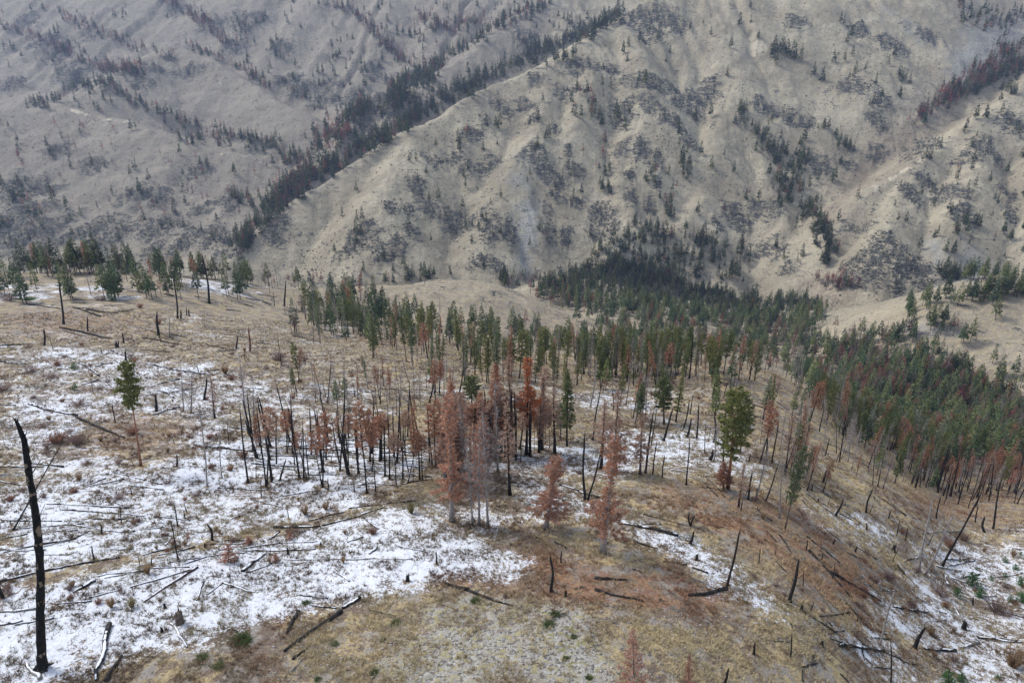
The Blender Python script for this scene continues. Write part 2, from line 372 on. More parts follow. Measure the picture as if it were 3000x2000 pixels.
ROCK=crop([(1700,100,110,50),(1780,200,80,60),(1860,110,90,60),(1640,130,50,25),(1370,390,90,45),(1560,400,50,25),(1110,450,50,40),(1290,540,70,40),(900,590,50,30),(1060,610,60,30),(950,655,40,25),(1100,680,40,25),(750,770,60,40),(820,700,30,20),(530,920,60,35),(650,920,60,35),(740,960,70,20),(840,940,60,40),(1080,880,80,55),(1140,960,60,50),(1180,1000,50,40),(1230,740,35,25),(1330,990,70,45),(1240,1060,40,60),(1240,1140,60,40),(1300,870,25,20),(1610,690,60,45),(1640,460,60,40),(1760,460,110,45),(1650,600,80,35),(1780,610,90,50),(1880,680,80,50),(1920,560,60,50),(1610,860,50,50),(1720,860,50,60),(1800,920,50,50),(1660,1000,45,40),(1660,1140,35,40),(1800,1030,40,20),(430,1040,50,15),(440,1110,30,40),(500,1210,60,50),(380,1210,60,20),(600,1240,60,50),(700,1300,100,50),(280,1190,50,20),(100,1340,80,50),(60,1430,90,50),(250,1450,70,50),(170,1380,50,50),(330,1400,50,60),(400,1340,50,50),(860,1310,50,110),(820,1500,80,40),(900,1540,60,25),(960,1340,40,60),(1200,1340,40,60),(1290,1360,45,60),(1180,1200,30,50),(1480,1240,70,80),(1500,1330,80,60),(1360,1170,50,25),(1770,1190,40,40),(240,250,40,25),(170,390,70,30),(210,450,60,25),(50,560,80,40),(220,600,100,60),(150,700,90,60),(130,790,80,50),(300,640,70,60),(1060,220,70,50),(1390,160,50,40)],784,0,.4)
ROCK+=crop([(60,640,60,50),(60,560,60,30),(170,560,50,30),(30,800,50,50),(150,480,60,25),(470,620,60,30),(640,680,100,30),(700,700,50,40),(340,700,25,30),(650,130,60,40),(1170,240,60,35),(1020,180,50,20),(1400,200,50,40),(1250,290,40,30),(950,500,80,35),(1140,580,50,35),(1110,710,60,30),(1120,880,60,30),(780,940,50,50),(720,920,40,40),(930,940,50,40),(290,1230,60,60),(350,1290,50,50),(430,1210,50,40),(520,1200,60,50),(200,1290,40,30),(450,1440,40,30),(540,1440,50,60),(600,1540,50,30),(1000,1500,90,40),(1000,1320,80,30),(1170,1380,100,40),(1200,1480,130,90),(1080,1540,120,40),(1320,1530,80,50),(1110,1440,60,60),(1700,840,60,60),(1640,900,60,25),(1760,870,50,40),(1900,720,70,60),(1310,1110,60,50),(1390,1040,60,30),(1600,1110,60,30),(1600,1230,50,60),(1500,1120,50,40),(1860,1120,40,40),(1880,1230,40,40),(1360,860,60,30),(1080,1600,90,60),(1200,1620,80,50),(1330,1600,70,50)],1568,0,.4)
ROCK+=crop([(250,240,70,35),(330,270,60,60),(290,330,50,40),(150,120,50,40),(400,430,60,60),(550,200,50,25),(1010,50,50,50),(1230,140,80,40),(1380,110,60,40),(1400,150,60,30),(1480,100,40,20),(1610,270,60,40),(1340,270,50,40),(880,400,40,12),(970,345,30,12),(1080,420,80,18),(820,490,60,12),(1650,470,80,30),(1740,510,90,50),(1880,510,80,50),(1860,580,80,30),(330,870,60,40),(530,950,60,40),(1150,985,60,20),(840,1110,120,30),(930,1150,80,25),(1150,1200,80,30),(1320,1160,60,50),(560,1300,110,40),(700,1330,110,30),(980,1290,90,40),(100,1100,120,60),(80,1250,160,60),(230,1320,150,60),(60,1370,100,60),(300,1100,60,25),(1180,1350,100,40),(1260,1400,80,40),(850,1350,60,30),(1060,1400,100,25),(880,1430,60,25),(550,1400,80,20),(300,1420,150,20),(1600,1270,60,50),(1560,1340,50,50),(1360,1470,50,50),(60,490,60,40)],0,0,.4)
rock=ell_mask(ROCK,.55,9)
# outcrops stand proud of the slope as broken ledges
FAR=np.hypot(GX,GY)>480
led=np.abs(fbm(GX/13,GZ/9+GY/30,4,61,.6))*2; jag=fbm(GX/5,GY/5,3,63,.6)
scl=np.clip(np.hypot(GX,GY)/1400,.5,1.4)
GZ=GZ+np.where(FAR,np.clip(rock*1.3,0,1)*scl*(led*9+jag*3.5-2.0),0)
GZ=GZ+np.where(FAR,fbm(GX/16,GY/16,4,71,.65)*3.4*scl,0)
PK=Picker(GX,GY,GZ)
SNOW=[([(0,1110),(330,1072),(560,1000),(760,985),(1000,1030),(985,1095),(860,1130),(1000,1160),(1100,1235),(1215,1275),(1190,1312),(1000,1332),(900,1352),(830,1372),(700,1392),(600,1440),(420,1470),(200,1500),(100,1600),(-60,1620),(-60,1110)],.76),([(-60,1230),(500,1215),(900,1200),(1050,1225),(1215,1275),(1190,1312),(1000,1332),(900,1352),(830,1372),(700,1392),(600,1440),(420,1470),(200,1500),(100,1600),(-60,1620)],.95),
 ([(0,790),(250,790),(560,850),(880,960),(760,1000),(560,1010),(330,1070),(0,1110),(-40,1000)],.55),
 ([(0,690),(300,690),(600,740),(900,800),(900,960),(560,850),(250,790),(0,790)],.22),
 ([(0,655),(130,655),(140,685),(0,690)],.66),([(180,660),(280,660),(290,690),(200,690)],.6),([(400,640),(560,650),(540,680),(430,660)],.66),
 ([(720,745),(820,745),(860,775),(760,780)],.4),
 ([(640,890),(780,870),(860,900),(900,950),(700,940)],.6),([(960,1010),(1300,1008),(1500,1050),(1440,1110),(1300,1085),(1000,1095)],.62),
 ([(1170,1085),(1290,1095),(1390,1180),(1380,1210),(1240,1180),(1180,1130)],.58),([(880,1130),(1000,1140),(1200,1180),(1260,1170),(1380,1200),(1440,1200),(1250,1215),(1160,1200),(1200,1270),(1000,1200)],.6),
 ([(1300,1150),(1440,1195),(1600,1262),(1700,1318),(1790,1385),(1760,1400),(1640,1345),(1560,1290),(1400,1225),(1290,1175)],.66),
 ([(1740,1340),(1820,1400),(1960,1450),(2100,1500),(2200,1600),(2080,1600),(1980,1510),(1840,1440),(1740,1390)],.56),
 ([(1370,990),(1580,965),(1700,1010),(1800,1080),(1740,1110),(1600,1090),(1500,1080),(1400,1050)],.63),([(1500,820),(1560,830),(1600,860),(1540,860)],.35),
 ([(1280,900),(1460,890),(1600,930),(1480,960),(1300,940)],.5),
 ([(2060,1250),(2150,1240),(2352,1215),(2460,1300),(2460,1640),(2180,1640),(2100,1470),(2010,1420),(2060,1330)],.66),([(2090,1380),(2352,1390),(2460,1500),(2460,1640),(2240,1640),(2150,1500)],.68),
 ([(1880,1180),(1980,1170),(2100,1240),(2040,1300),(1900,1220)],.52),([(900,870),(1000,850),(1060,900),(960,930)],.45),([(700,860),(1500,880),(1700,900),(1500,960),(800,930)],.24)]
BARE=[([(-40,1340),(260,1277),(600,1216),(1000,1127),(1005,1140),(600,1232),(260,1300),(-40,1368)],1.2),([(180,935),(400,950),(470,1040),(330,1060),(120,1050)],.8),([(0,740),(200,760),(420,800),(380,700),(100,690)],.35),([(520,930),(720,960),(700,990),(540,1000)],.9),([(1160,1200),(1280,1180),(1420,1230),(1560,1300),(1500,1400),(1230,1330),(1180,1250)],.9)]
RUST=[([(1180,1215),(1260,1225),(1300,1290),(1420,1300),(1560,1290),(1690,1380),(1600,1420),(1400,1400),(1250,1370),(1000,1345),(1000,1305),(1200,1320)],.75),
 ([(1480,1110),(1700,1120),(1900,1200),(2050,1330),(1980,1370),(1800,1300),(1600,1200)],.62),([(1780,1240),(1960,1280),(2040,1400),(1900,1430),(1800,1370)],.7),
 ([(120,945),(420,950),(480,1050),(150,1060)],.55),([(0,700),(260,720),(380,760),(200,780),(0,770)],.5),([(800,690),(1000,740),(1000,800),(800,800)],.25),
 ([(560,1600),(585,1500),(640,1400),(670,1400),(640,1500),(655,1600)],.95),([(2050,1130),(2352,1120),(2352,1210),(2100,1200)],.5),
 ([(2060,300),(2130,262),(2180,230),(2250,140),(2290,150),(2200,230),(2130,300),(2080,355),(2040,370),(1980,420),(1900,520),(1880,500),(1960,410)],.6),
 ([(640,480),(700,330),(780,310),(800,340),(720,420),(620,520)],.55),([(1860,640),(1960,640),(1980,690),(1880,700)],.6)]
GRAV=[([(880,1470),(1000,1400),(1150,1390),(1330,1430),(1430,1600),(850,1640)],.85),([(0,600),(2,601),(3,600)],0)]
SCREE=[([(1190,478),(1242,462),(1234,520),(1216,650),(1194,650),(1192,560)],1),([(1422,575),(1442,548),(1440,600),(1418,615)],1),([(1170,400),(1220,395),(1225,440),(1180,440)],.7),
 ([(2118,535),(2160,560),(2235,645),(2150,640)],.9),([(2215,555),(2290,620),(2240,650)],.7),([(2030,20),(2060,40),(2145,95),(2110,90)],.9),
 ([(2185,120),(2260,50),(2352,30),(2352,110),(2230,190),(2195,200)],.9),([(2050,752),(2150,750),(2200,765),(2100,775)],.7),([(1180,350),(1235,350),(1260,400),(1200,400)],.5)]
PALE=[([(1690,80),(1760,95),(1800,130),(1720,125)],.7),([(1374,360),(1392,362),(1374,440),(1360,440)],.45),([(2000,430),(2120,360),(2130,366),(2010,440)],.8),([(1380,500),(1500,480),(1480,560),(1400,580)],.5),([(1900,540),(2000,430),(2012,432),(1920,545)],.6),
 ([(140,245),(300,284),(300,290),(140,252)],.8),([(380,325),(600,368),(700,400),(600,374),(380,332)],.7),([(990,636),(1130,655),(1230,690),(1320,732),(1310,740),(1220,698),(1120,662)],.3)]
GREEN=[([(520,1460),(580,1455),(590,1490),(530,1495)],.9),([(440,1505),(520,1505),(520,1550),(450,1540)],.7),([(690,1380),(800,1380),(900,1430),(860,1480),(780,1500),(700,1450)],.55),([(1240,1420),(1330,1420),(1350,1520),(1300,1600),(1260,1500)],.6),([(700,1460),(860,1440),(860,1600),(720,1600)],.4)]
snow=poly_mask(SNOW,.026); snow=snow*(1-np.clip(poly_mask(BARE,.012)*.6,0,1)); rust=poly_mask(RUST,.02)*.95; grav=poly_mask(GRAV,.05)*1.1; scree=poly_mask(SCREE,.007); pale=poly_mask(PALE,.004); green=poly_mask(GREEN,.02)*.7+np.where(np.hypot(GX,GY)>850,poly_mask([([(-80,-60),(1330,-60),(1240,140),(1060,235),(960,282),(790,392),(700,447),(620,510),(545,585),(-80,595)],1),([(2150,-60),(2420,-60),(2420,130),(2200,210),(2120,280),(2080,260),(2200,150),(2230,90)],1)],.02),0)
farm=np.clip((np.hypot(GX,GY)-300)/500,0,1)
# the slopes beyond the canyon bottom are bare grass; fine relief of the snow and tussocks near the drone
near=np.hypot(GX,GY)<260
GZ=GZ+np.where(near,fbm(GX/1.3,GY/1.3,3,101,.6)*.10,0)
PK=Picker(GX,GY,GZ)
def make_ground():
    N=NT('hillside_ground'); a1=N.n('Attribute',attribute_name='cover_a'); a2=N.n('Attribute',attribute_name='cover_b')
    s1=N.n('SeparateColor'); N.l(a1.outputs['Color'],s1.inputs[0]); s2=N.n('SeparateColor'); N.l(a2.outputs['Color'],s2.inputs[0])
    sn,ru,gr,gn=s1.outputs[0],s1.outputs[1],s1.outputs[2],a1.outputs['Alpha']; ro,se,pa,fa=s2.outputs[0],s2.outputs[1],s2.outputs[2],a2.outputs['Alpha']
    n_big=N.noise(.03,3); n_mid=N.noise(.22,4,.6); n_s=N.noise(1.1,5,.62,dist=.4); n_f=N.noise(4.2,5,.78); n_far=N.noise(.010,6,.68); n_far2=N.noise(.07,6,.7)
    # near grass, straw over brown litter
    straw=N.mix(N.step(n_f,.35,.65),(.34,.255,.13),(.52,.415,.235))
    brown=N.mix(N.step(n_f,.35,.65),(.13,.095,.07),(.25,.19,.14))
    greyl=N.mix(N.step(n_f,.3,.7),(.22,.19,.155),(.38,.34,.29))
    c=N.mix(N.step(N.math('ADD',n_s,N.math('MULTIPLY',N.math('SUBTRACT',n_mid,.5),1.2)),.40,.60),brown,straw)
    c=N.mix(N.step(N.noise(.55,4,.6),.48,.60),c,greyl)
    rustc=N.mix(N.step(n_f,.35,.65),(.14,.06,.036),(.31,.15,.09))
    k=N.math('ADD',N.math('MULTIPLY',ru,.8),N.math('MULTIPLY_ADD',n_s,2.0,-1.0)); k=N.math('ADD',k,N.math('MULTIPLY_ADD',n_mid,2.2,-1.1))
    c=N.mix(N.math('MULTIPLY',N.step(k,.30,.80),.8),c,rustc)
    gc=N.mix(N.step(N.noise(9,3,.7),.38,.62),(.22,.205,.18),(.46,.43,.38))
    vs=N.n('TexVoronoi'); vs.inputs['Scale'].default_value=3.6; N.l(N.pos(),vs.inputs['Vector']); sv=N.n('SeparateColor'); N.l(vs.outputs['Color'],sv.inputs[0])
    gc=N.mix(N.step(sv.outputs[0],.55,.95),gc,(.44,.42,.37)); gc=N.mix(N.step(sv.outputs[1],.72,.86),gc,(.17,.155,.13)); gc=N.mix(N.step(n_s,.50,.62),gc,(.36,.31,.17))
    c=N.mix(N.step(N.math('ADD',gr,N.math('MULTIPLY_ADD',n_s,1.8,-.9)),.30,.7),c,gc)
    c=N.mix(N.step(N.math('ADD',gn,N.math('MULTIPLY_ADD',n_s,1.4,-.7)),.45,.7),c,(.17,.18,.08))
    # ash and dark litter specks
    c=N.mix(N.math('MULTIPLY',N.step(N.noise(2.6,3,.6),.60,.70),.6),c,(.07,.055,.045))
    # far grass
    fg=N.mix(N.step(n_far,.35,.65),(.285,.243,.170),(.435,.378,.268))
    fg=N.mix(N.math('MULTIPLY',N.step(n_far2,.45,.7),.45),fg,(.24,.212,.15))
    fg=N.mix(N.math('MULTIPLY',ru,N.step(N.noise(.2,4,.6),.35,.6)),fg,(.20,.13,.105))
    fg=N.mix(N.math('MULTIPLY',gn,.60),fg,(.205,.178,.150))
    fg=N.mix(N.math('MULTIPLY',N.step(N.noise(.33,4,.75),.50,.66),.38),fg,(.17,.15,.105))
    vo=N.n('TexVoronoi'); vo.inputs['Scale'].default_value=.15; N.l(N.pos(),vo.inputs['Vector'])
    dots=N.math('MULTIPLY',N.step(vo.outputs['Distance'],.26,.17),N.step(N.noise(.018,3,.6),.46,.58))
    vo2=N.n('TexVoronoi'); vo2.inputs['Scale'].default_value=.42; N.l(N.pos(),vo2.inputs['Vector'])
    dots2=N.math('MULTIPLY',N.step(vo2.outputs['Distance'],.30,.18),N.step(N.noise(.03,3,.6),.50,.60))
    fg=N.mix(N.math('MULTIPLY',N.math('MAXIMUM',dots,dots2),.75),fg,(.05,.055,.04))
    c=N.mix(fa,c,fg)
    c=N.mix(N.math('MULTIPLY',se,N.step(N.noise(.15,4,.6),.25,.5)),c,N.mix(N.step(N.noise(.6,4,.6),.4,.6),(.22,.215,.19),(.37,.355,.32)))
    c=N.mix(N.step(N.math('ADD',pa,N.math('MULTIPLY_ADD',n_far2,1.0,-.5)),.45,.7),c,(.50,.43,.31))
    # dark rock, broken by grass ledges
    vm=N.n('VectorMath',operation='MULTIPLY'); N.l(N.pos(),vm.inputs[0]); vm.inputs[1].default_value=(.62,.62,2.6); lv=vm.outputs[0]
    rk=N.math('ADD',N.math('MINIMUM',ro,.66),N.math('MULTIPLY_ADD',N.noise(.055,3,.6),1.6,-.8)); rk=N.math('ADD',rk,N.math('MULTIPLY_ADD',N.noise(.15,5,.74,vec=lv,dist=1.2),4.6,-2.42))
    rm=N.step(rk,.38,.50)
    rc=N.mix(N.step(N.noise(.5,5,.7),.35,.65),(.042,.040,.034),(.155,.148,.125))
    c=N.mix(rm,c,rc)
    # snow lying between the tufts
    sk=N.math('ADD',sn,N.math('MULTIPLY_ADD',n_s,1.7,-.85)); sk=N.math('ADD',sk,N.math('MULTIPLY_ADD',n_mid,1.5,-.75)); sk=N.math('ADD',sk,N.math('MULTIPLY_ADD',n_f,2.4,-1.2)); sk=N.math('ADD',sk,N.math('MULTIPLY_ADD',N.noise(.06,3,.5),1.0,-.5))
    sm=N.math('MULTIPLY',N.step(sk,.50,.62),N.step(sn,.04,.25))
    c=N.mix(sm,c,(.72,.735,.765))
    N.l(c,N.b.inputs['Base Color'])
    h=N.math('ADD',N.math('MULTIPLY',n_f,.10),N.math('MULTIPLY',n_s,.25)); h=N.math('ADD',h,N.math('MULTIPLY',N.math('MULTIPLY',n_far2,fa),4.0))
    h=N.math('ADD',h,N.math('MULTIPLY',N.math('MULTIPLY',N.noise(.45,5,.7),ro),2.0))
    N.bump(h,1.3,1.0)
    i=np.arange(NR-1)[:,None]*NA; j=np.arange(NA-1)[None]
    Q=np.stack([i+j,i+NA+j,i+NA+j+1,i+j+1],-1).reshape(-1,4)
    m=bpy.data.meshes.new('hillsides'); V=np.stack([GX,GY,GZ],-1).reshape(-1,3)
    m.vertices.add(len(V)); m.vertices.foreach_set('co',V.astype(np.float32).ravel())
    m.loops.add(Q.size); m.loops.foreach_set('vertex_index',Q[:,::-1].astype(np.int32).ravel())
    m.polygons.add(len(Q)); m.polygons.foreach_set('loop_start',(np.arange(len(Q))*4).astype(np.int32)); m.polygons.foreach_set('use_smooth',np.ones(len(Q),bool))
    m.update(calc_edges=True)
    for nm,ch in (('cover_a',(snow,rust,grav,green)),('cover_b',(rock,scree,pale,farm))):
        at=m.color_attributes.new(nm,'FLOAT_COLOR','POINT'); at.data.foreach_set('color',np.stack(ch,-1).astype(np.float32).ravel())
    m.materials.append(N.m); o=bpy.data.objects.new('hillsides',m); COL.objects.link(o); o['kind']='structure'
make_ground()
# ---- registry and labels ----------------------------------------------------------
REG=[]   # every top-level thing: object, noun, adjective, category, group, u, v
def reg(o,noun,adj,cat,group,u,v,label=None): REG.append(dict(o=o,noun=noun,adj=adj,cat=cat,group=group,u=float(u),v=float(v),label=label))
def link(name,mesh,parent=None):
    o=bpy.data.objects.new(name,mesh); COL.objects.link(o)
    if parent is not None: o.parent=parent
    return o
def proto(name,parts,subs={}):
    """parts: list of (part name, mesh); returned as plain data and instanced by copy"""
    return dict(name=name,parts=parts,subs=subs)
def pick1(u,v):
    x,y,z=PK.pick([u],[v]); return Vector((float(x[0]),float(y[0]),float(z[0])))
def ray(u,v): return Vector(((u-1176)/FP,CP+(784-v)/FP*SP,-SP+(784-v)/FP*CP))
def axis_to(B,u,v):
    """the point above base B, as near to plumb as possible, that shows at (u,v)"""
    d=ray(u,v).normalized(); z=Vector((0,0,1)); w0=B; b=z.dot(d); d1=z.dot(w0); e1=d.dot(w0)
    k=(e1-b*d1)/(1-b*b); return d*max(k,1)
def stand(P,B,T,H0,width=None,spin=None):
    """place proto P (height H0) with its foot at B and its top at T; width in metres at most"""
    ax=(T-B); h=ax.length; q=Vector((0,0,1)).rotation_difference(ax.normalized())
    q=q@Quaternion((0,0,1),random.random()*6.283 if spin is None else spin)
    s=h/H0; wx=s if width is None else width
    if len(P['parts'])==1 and P['parts'][0][0] is None:
        r=link(P['name'],P['parts'][0][1])
    else:
        r=bpy.data.objects.new(P['name'],None); r.empty_display_size=.5; COL.objects.link(r)
        for pn,me in P['parts']:
            link(pn,me,r)
    r.location=B-ax.normalized()*.15; r.rotation_mode='QUATERNION'; r.rotation_quaternion=q; r.scale=(wx,wx,s)
    return r
# ---- tree builders ------------------------------------------------------------------
def unit(n):
    v=rng.normal(size=(n,3)); return v/np.linalg.norm(v,axis=1)[:,None]
def trunk(mb,H,r0,r1,bend=.01,k=8,n=9,flare=1.35,C=None,broken=False):
    z=np.linspace(0,1,n); P=np.zeros((n,3)); P[:,2]=z*H
    P[:,0]=bend*H*np.cumsum(rng.normal(size=n))*.5*z; P[:,1]=bend*H*np.cumsum(rng.normal(size=n))*.5*z
    r=r0+(r1-r0)*z; r[0]*=flare
    mb.tube(P,r,k,rough=.10,C=C); return P
def at_h(P,h): 
    zz=P[:,2]; return np.array([np.interp(h,zz,P[:,i]) for i in range(3)])
def make_conifer(H=20,cb=.3,rad=3.2,nb=70,dens=7,tl=.55,tw=.10,prof='cone',droop=.2,leafk=5,gap=.25,twigs=0,r0=.26,up=.3,topflat=0):
    """returns trunk, branches and needles builders"""
    t=MB(); b=MB(); f=MB(); P=trunk(t,H,r0,.03,.006)
    gz=rng.random(6)*6.28
    for i in range(nb):
        fr=(i+rng.random()*.8)/nb; z=H*(cb+(1-cb)*fr*.985); az=i*2.39996+rng.normal()*.3
        if prof=='cone': L=rad*((1-fr)**.75*.92+.07)*(1.0 if fr>.12 else .55+fr*3.5)
        elif prof=='round': L=rad*math.sqrt(max(.02,1-(1.75*fr-.8)**2 if fr>.45 else 1-(fr-.45)**2*2.2))*.95
        else: L=rad*(.55+.45*math.sin(fr*9+gz[0]))*(1-fr)**.5+.15
        L*=.62+.5*rng.random()
        if math.sin(az*2+gz[1]+fr*7)*math.sin(fr*17+gz[2])>1-2*gap+.35: L*=.45
        el=(up-droop*(1-fr)*2)+rng.normal()*.12
        d=np.array([math.cos(az),math.sin(az),0.]); o=at_h(P,z)
        s=np.linspace(0,1,5); pts=o+d*(s*L)[:,None]*math.cos(el)+np.array([0,0,1.])*(math.sin(el)*s*L+.10*L*s**2)[:,None]
        pts[1:]+=rng.normal(size=(4,3))*.05*L
        b.tube(pts,np.linspace(.018+.016*L,.008,5),3,cap=False)
        if twigs:
            m=int(twigs*L)+2; q=rng.random(m)**.7; base=np.stack([np.interp(q,s,pts[:,c]) for c in range(3)],1)
            dd=d*.5+unit(m)*.75+np.array([0,0,.25]); dd*= (.35+.55*rng.random((m,1)))*(.5+.3*L)*.8
            ww=np.cross(dd,unit(m)); ww/=np.linalg.norm(ww,axis=1)[:,None]+1e-9
            b.tris(base,dd,ww*.018,np.full((m,3),.5)*(.8+.4*rng.random((m,1))))
        if dens:
            m=max(2,int(dens*L)); q=.25+.78*rng.random(m)**.75; base=np.stack([np.interp(q,s,pts[:,c]) for c in range(3)],1)+rng.normal(size=(m,3))*.16
            base=np.repeat(base,leafk,0); n=len(base); sh=np.repeat(.75+.5*rng.random(m),leafk)*(.85+.3*rng.random(n))
            dd=unit(n)*1.0+d*.55+np.array([0,0,.28]); dd/=np.linalg.norm(dd,axis=1)[:,None]; dd*=tl*(.6+.7*rng.random((n,1)))
            ww=np.cross(dd,unit(n)); ww/=np.linalg.norm(ww,axis=1)[:,None]+1e-9
            f.tris(base-dd*.3,dd,ww*tw*(.7+.6*rng.random((n,1))),.5*sh[:,None]*np.ones((1,3)))
    return t,b,f
H0=20.0
TREES={}
def tree_proto(key,name,bark,branch,needle,parts3=True,**kw):
    t,b,f=make_conifer(**kw); ps=[('trunk',t.mesh('trunk',M[bark],True)),('branches',b.mesh('branches',M[branch]))]
    if f.n: ps.append(('needles',f.mesh('needles',M[needle])))
    TREES[key]=proto(name,ps)
def mid_proto(key,name,bark,branch,needle,**kw):
    t,b,f=make_conifer(**kw)
    m=MB(); ps=[('trunk',t.mesh('trunk',M[bark],True))]
    c=MB(); c.V=b.V+[v for v in f.V]; c.C=b.C+f.C; c.Q=list(b.Q); c.MQ=list(b.MQ)
    c.T=list(b.T)+[q+b.n for q in f.T]; c.MT=list(b.MT)+[q*0+1 for q in f.MT]; c.n=b.n+f.n
    ps.append(('crown',c.mesh('crown',[M[branch],M[needle]]))); TREES[key]=proto(name,ps)
NM_G,NM_R,NM_D='pine_tree','burnt_conifer','dead_conifer'
# detailed ones for the nearest trees
for i,(ndl) in enumerate(['g_olive','g_deep','g_blue']):
    tree_proto('GN%d'%i,NM_G,'orange' if i==0 else 'brown','brown',ndl,H=20,cb=.34,rad=2.5,nb=95,dens=10,tl=.50,tw=.07,prof='round',leafk=7,up=.25,droop=.15,gap=.3)
tree_proto('GN3',NM_G,'char','brown','g_deep',H=20,cb=.28,rad=2.3,nb=100,dens=10,tl=.5,tw=.07,prof='cone',leafk=6,droop=.3)
for i,(bk,nd,d_,tw_) in enumerate([('char','rust',12,5),('brown','rust2',8,11),('grey','rust',4,18),('char','rust2',5,12)]):
    tree_proto('RN%d'%i,NM_R,bk,'twig' if i!=0 else 'twig_brown',nd,H=20,cb=.25,rad=2.5,nb=95,dens=d_,tl=.45,tw=.055,prof=['cone','irr','cone','irr'][i],leafk=6,twigs=tw_,droop=.12,up=.25,gap=.3)
M['orange_needles']=foliage_mat('orange_red_needles',(.44,.17,.08),(.62,.28,.14))
tree_proto('RNO',NM_R,'char','twig_brown','orange_needles',H=20,cb=.3,rad=2.5,nb=110,dens=16,tl=.45,tw=.055,prof='irr',leafk=7,twigs=3,droop=.12,up=.25,gap=.3)
for i in range(2):
    tree_proto('DN%d'%i,NM_D,'grey','twig','twig',H=20,cb=.25,rad=2.3,nb=100,dens=0,twigs=16,prof=['cone','irr'][i],droop=.05,up=.35,gap=.3,r0=.2)
tree_proto('GNL',NM_G,'orange','brown','g_olive',H=20,cb=.60,rad=2.7,nb=80,dens=12,tl=.50,tw=.08,prof='round',leafk=7,up=.2,droop=.2,gap=.35)
tree_proto('RNF',NM_R,'grey','twig','rust_brown',H=20,cb=.2,rad=2.5,nb=115,dens=12,tl=.46,tw=.05,prof='irr',leafk=6,twigs=18,droop=.15,up=.22,gap=.3,r0=.34)
tree_proto('PK0',NM_R,'brown','twig','pink',H=20,cb=.04,rad=4.2,nb=110,dens=4,tl=.6,tw=.06,prof='cone',leafk=6,twigs=16,droop=.1,up=.3,gap=.25)
tree_proto('PK1',NM_R,'brown','twig_brown','pink',H=20,cb=.03,rad=3.6,nb=110,dens=6,tl=.6,tw=.06,prof='cone',leafk=6,twigs=9,droop=.1,up=.35,gap=.2)
# black poles that keep a thin red top
for i,(nd,cb_) in enumerate([('rust',.58),('rust2',.66),('rust',.5)]):
    tree_proto('PN%d'%i,NM_R,'char','twig_brown',nd,H=20,cb=cb_,rad=2.0,nb=50,dens=8,tl=.48,tw=.06,prof='round',leafk=6,twigs=7,r0=.17,gap=.35)
# mid-distance versions, fewer and larger needles
for i,(nd,pr,cb_,rd_,bk) in enumerate([('g_olive','round',.35,2.3,'brown'),('g_deep','cone',.2,2.2,'brown'),('g_blue','cone',.3,2.0,'char'),('g_deep','round',.42,2.2,'brown'),('g_olive','cone',.25,2.1,'char'),('g_blue','irr',.35,2.1,'grey')]):
    mid_proto('GM%d'%i,NM_G,bk,'brown',nd,H=20,cb=cb_,rad=rd_,nb=66,dens=5,tl=.72,tw=.115,prof=pr,leafk=5,gap=.3)
for i,(nd,pr,cb_,d_) in enumerate([('rust','cone',.35,4),('rust2','irr',.4,3),('rust','round',.5,4)]):
    mid_proto('RM%d'%i,NM_R,'char','twig_brown',nd,H=20,cb=cb_,rad=2.0,nb=60,dens=d_*1.1,tl=.68,tw=.085,prof=pr,leafk=5,twigs=6,gap=.3)
for i in range(2):
    mid_proto('DM%d'%i,NM_D,['grey','char'][i],'twig','twig',H=20,cb=.3,rad=2.1,nb=75,dens=0,twigs=18,prof=['cone','irr'][i],gap=.3,r0=.17)
def scatter_poly(poly,n,rnd):
    p=np.array(poly,float); lo=p.min(0); hi=p.max(0); out=[]
    while len(out)<n:
        x=rnd.uniform(lo[0],hi[0]); y=rnd.uniform(lo[1],hi[1]); ins=False
        for i in range(len(p)):
            x1,y1=p[i-1]; x2,y2=p[i]
            if (y1>y)!=(y2>y) and x<(x2-x1)*(y-y1)/(y2-y1)+x1: ins=not ins
        if ins: out.append((x,y))
    return out
# ---- where things stand (photo positions, picked onto the ground) -------------------
SPEC=[]  # kind,u,v,height m, protos, adj, forced
def T(key,u,v,u2,v2,w,adj,noun,label=None):
    """hand-placed near tree: foot, tip and crown width in photo units"""
    B=pick1(u,v); Tp=axis_to(B,u2,v2); h=(Tp-B).length; dist=B.length
    wd=w*B.y/CP/FP  # metres
    base={'G':4.2,'R':3.7,'D':3.6,'P':3.0 if key[:2]=='PN' else 7.0}[key[0]]
    o=stand(TREES[key],B,Tp,H0,wd/base*1.02)
    if key[0]=='G': reg(o,noun,adj,'pine tree','live pines near the drone',u,v,label)
    elif key[0]=='D': reg(o,noun,adj,'dead tree','bare grey dead trees',u,v,label)
    else: reg(o,noun,adj,'burnt tree','fire-killed conifers with red needles',u,v,label)
    return o
T('GNL',324,1069,288,829,44,'','', 'lone tall pine with orange trunk and green crown on the patchy snow slope at left')
T('RNO',1209,1043,1213,816,52,'','','tallest bright orange-red fire-killed conifer at the back of the red grove')
T('RN1',1178,1041,1168,813,58,'','','tall faded rust conifer directly left of the brightest red one in the grove')
T('RNF',1038,1197,1029,900,70,'','','conifer with grey top and red lower crown at the left front of the red grove')
T('DN0',1086,1205,1071,1000,46,'','','slim grey dead tree second from left at the front of the red grove')
T('RN2',1101,1204,1096,960,50,'','','pale-stemmed tree third from left at the front of the red grove')
T('DN0',1121,1208,1107,946,60,'','','tall silvery tree with rust lower twigs, rightmost of the pale front stems')
T('RN3',1171,1137,1162,924,56,'','','black-trunked tree with white bare limbs at the right edge of the grove')
T('RNF',1253,1215,1279,1041,80,'','','stout trunk leaning right with a broad faded rust crown')
T('RNF',1384,1270,1412,1000,90,'','','large pinkish rust conifer with pale base standing alone right of the leaning tree')
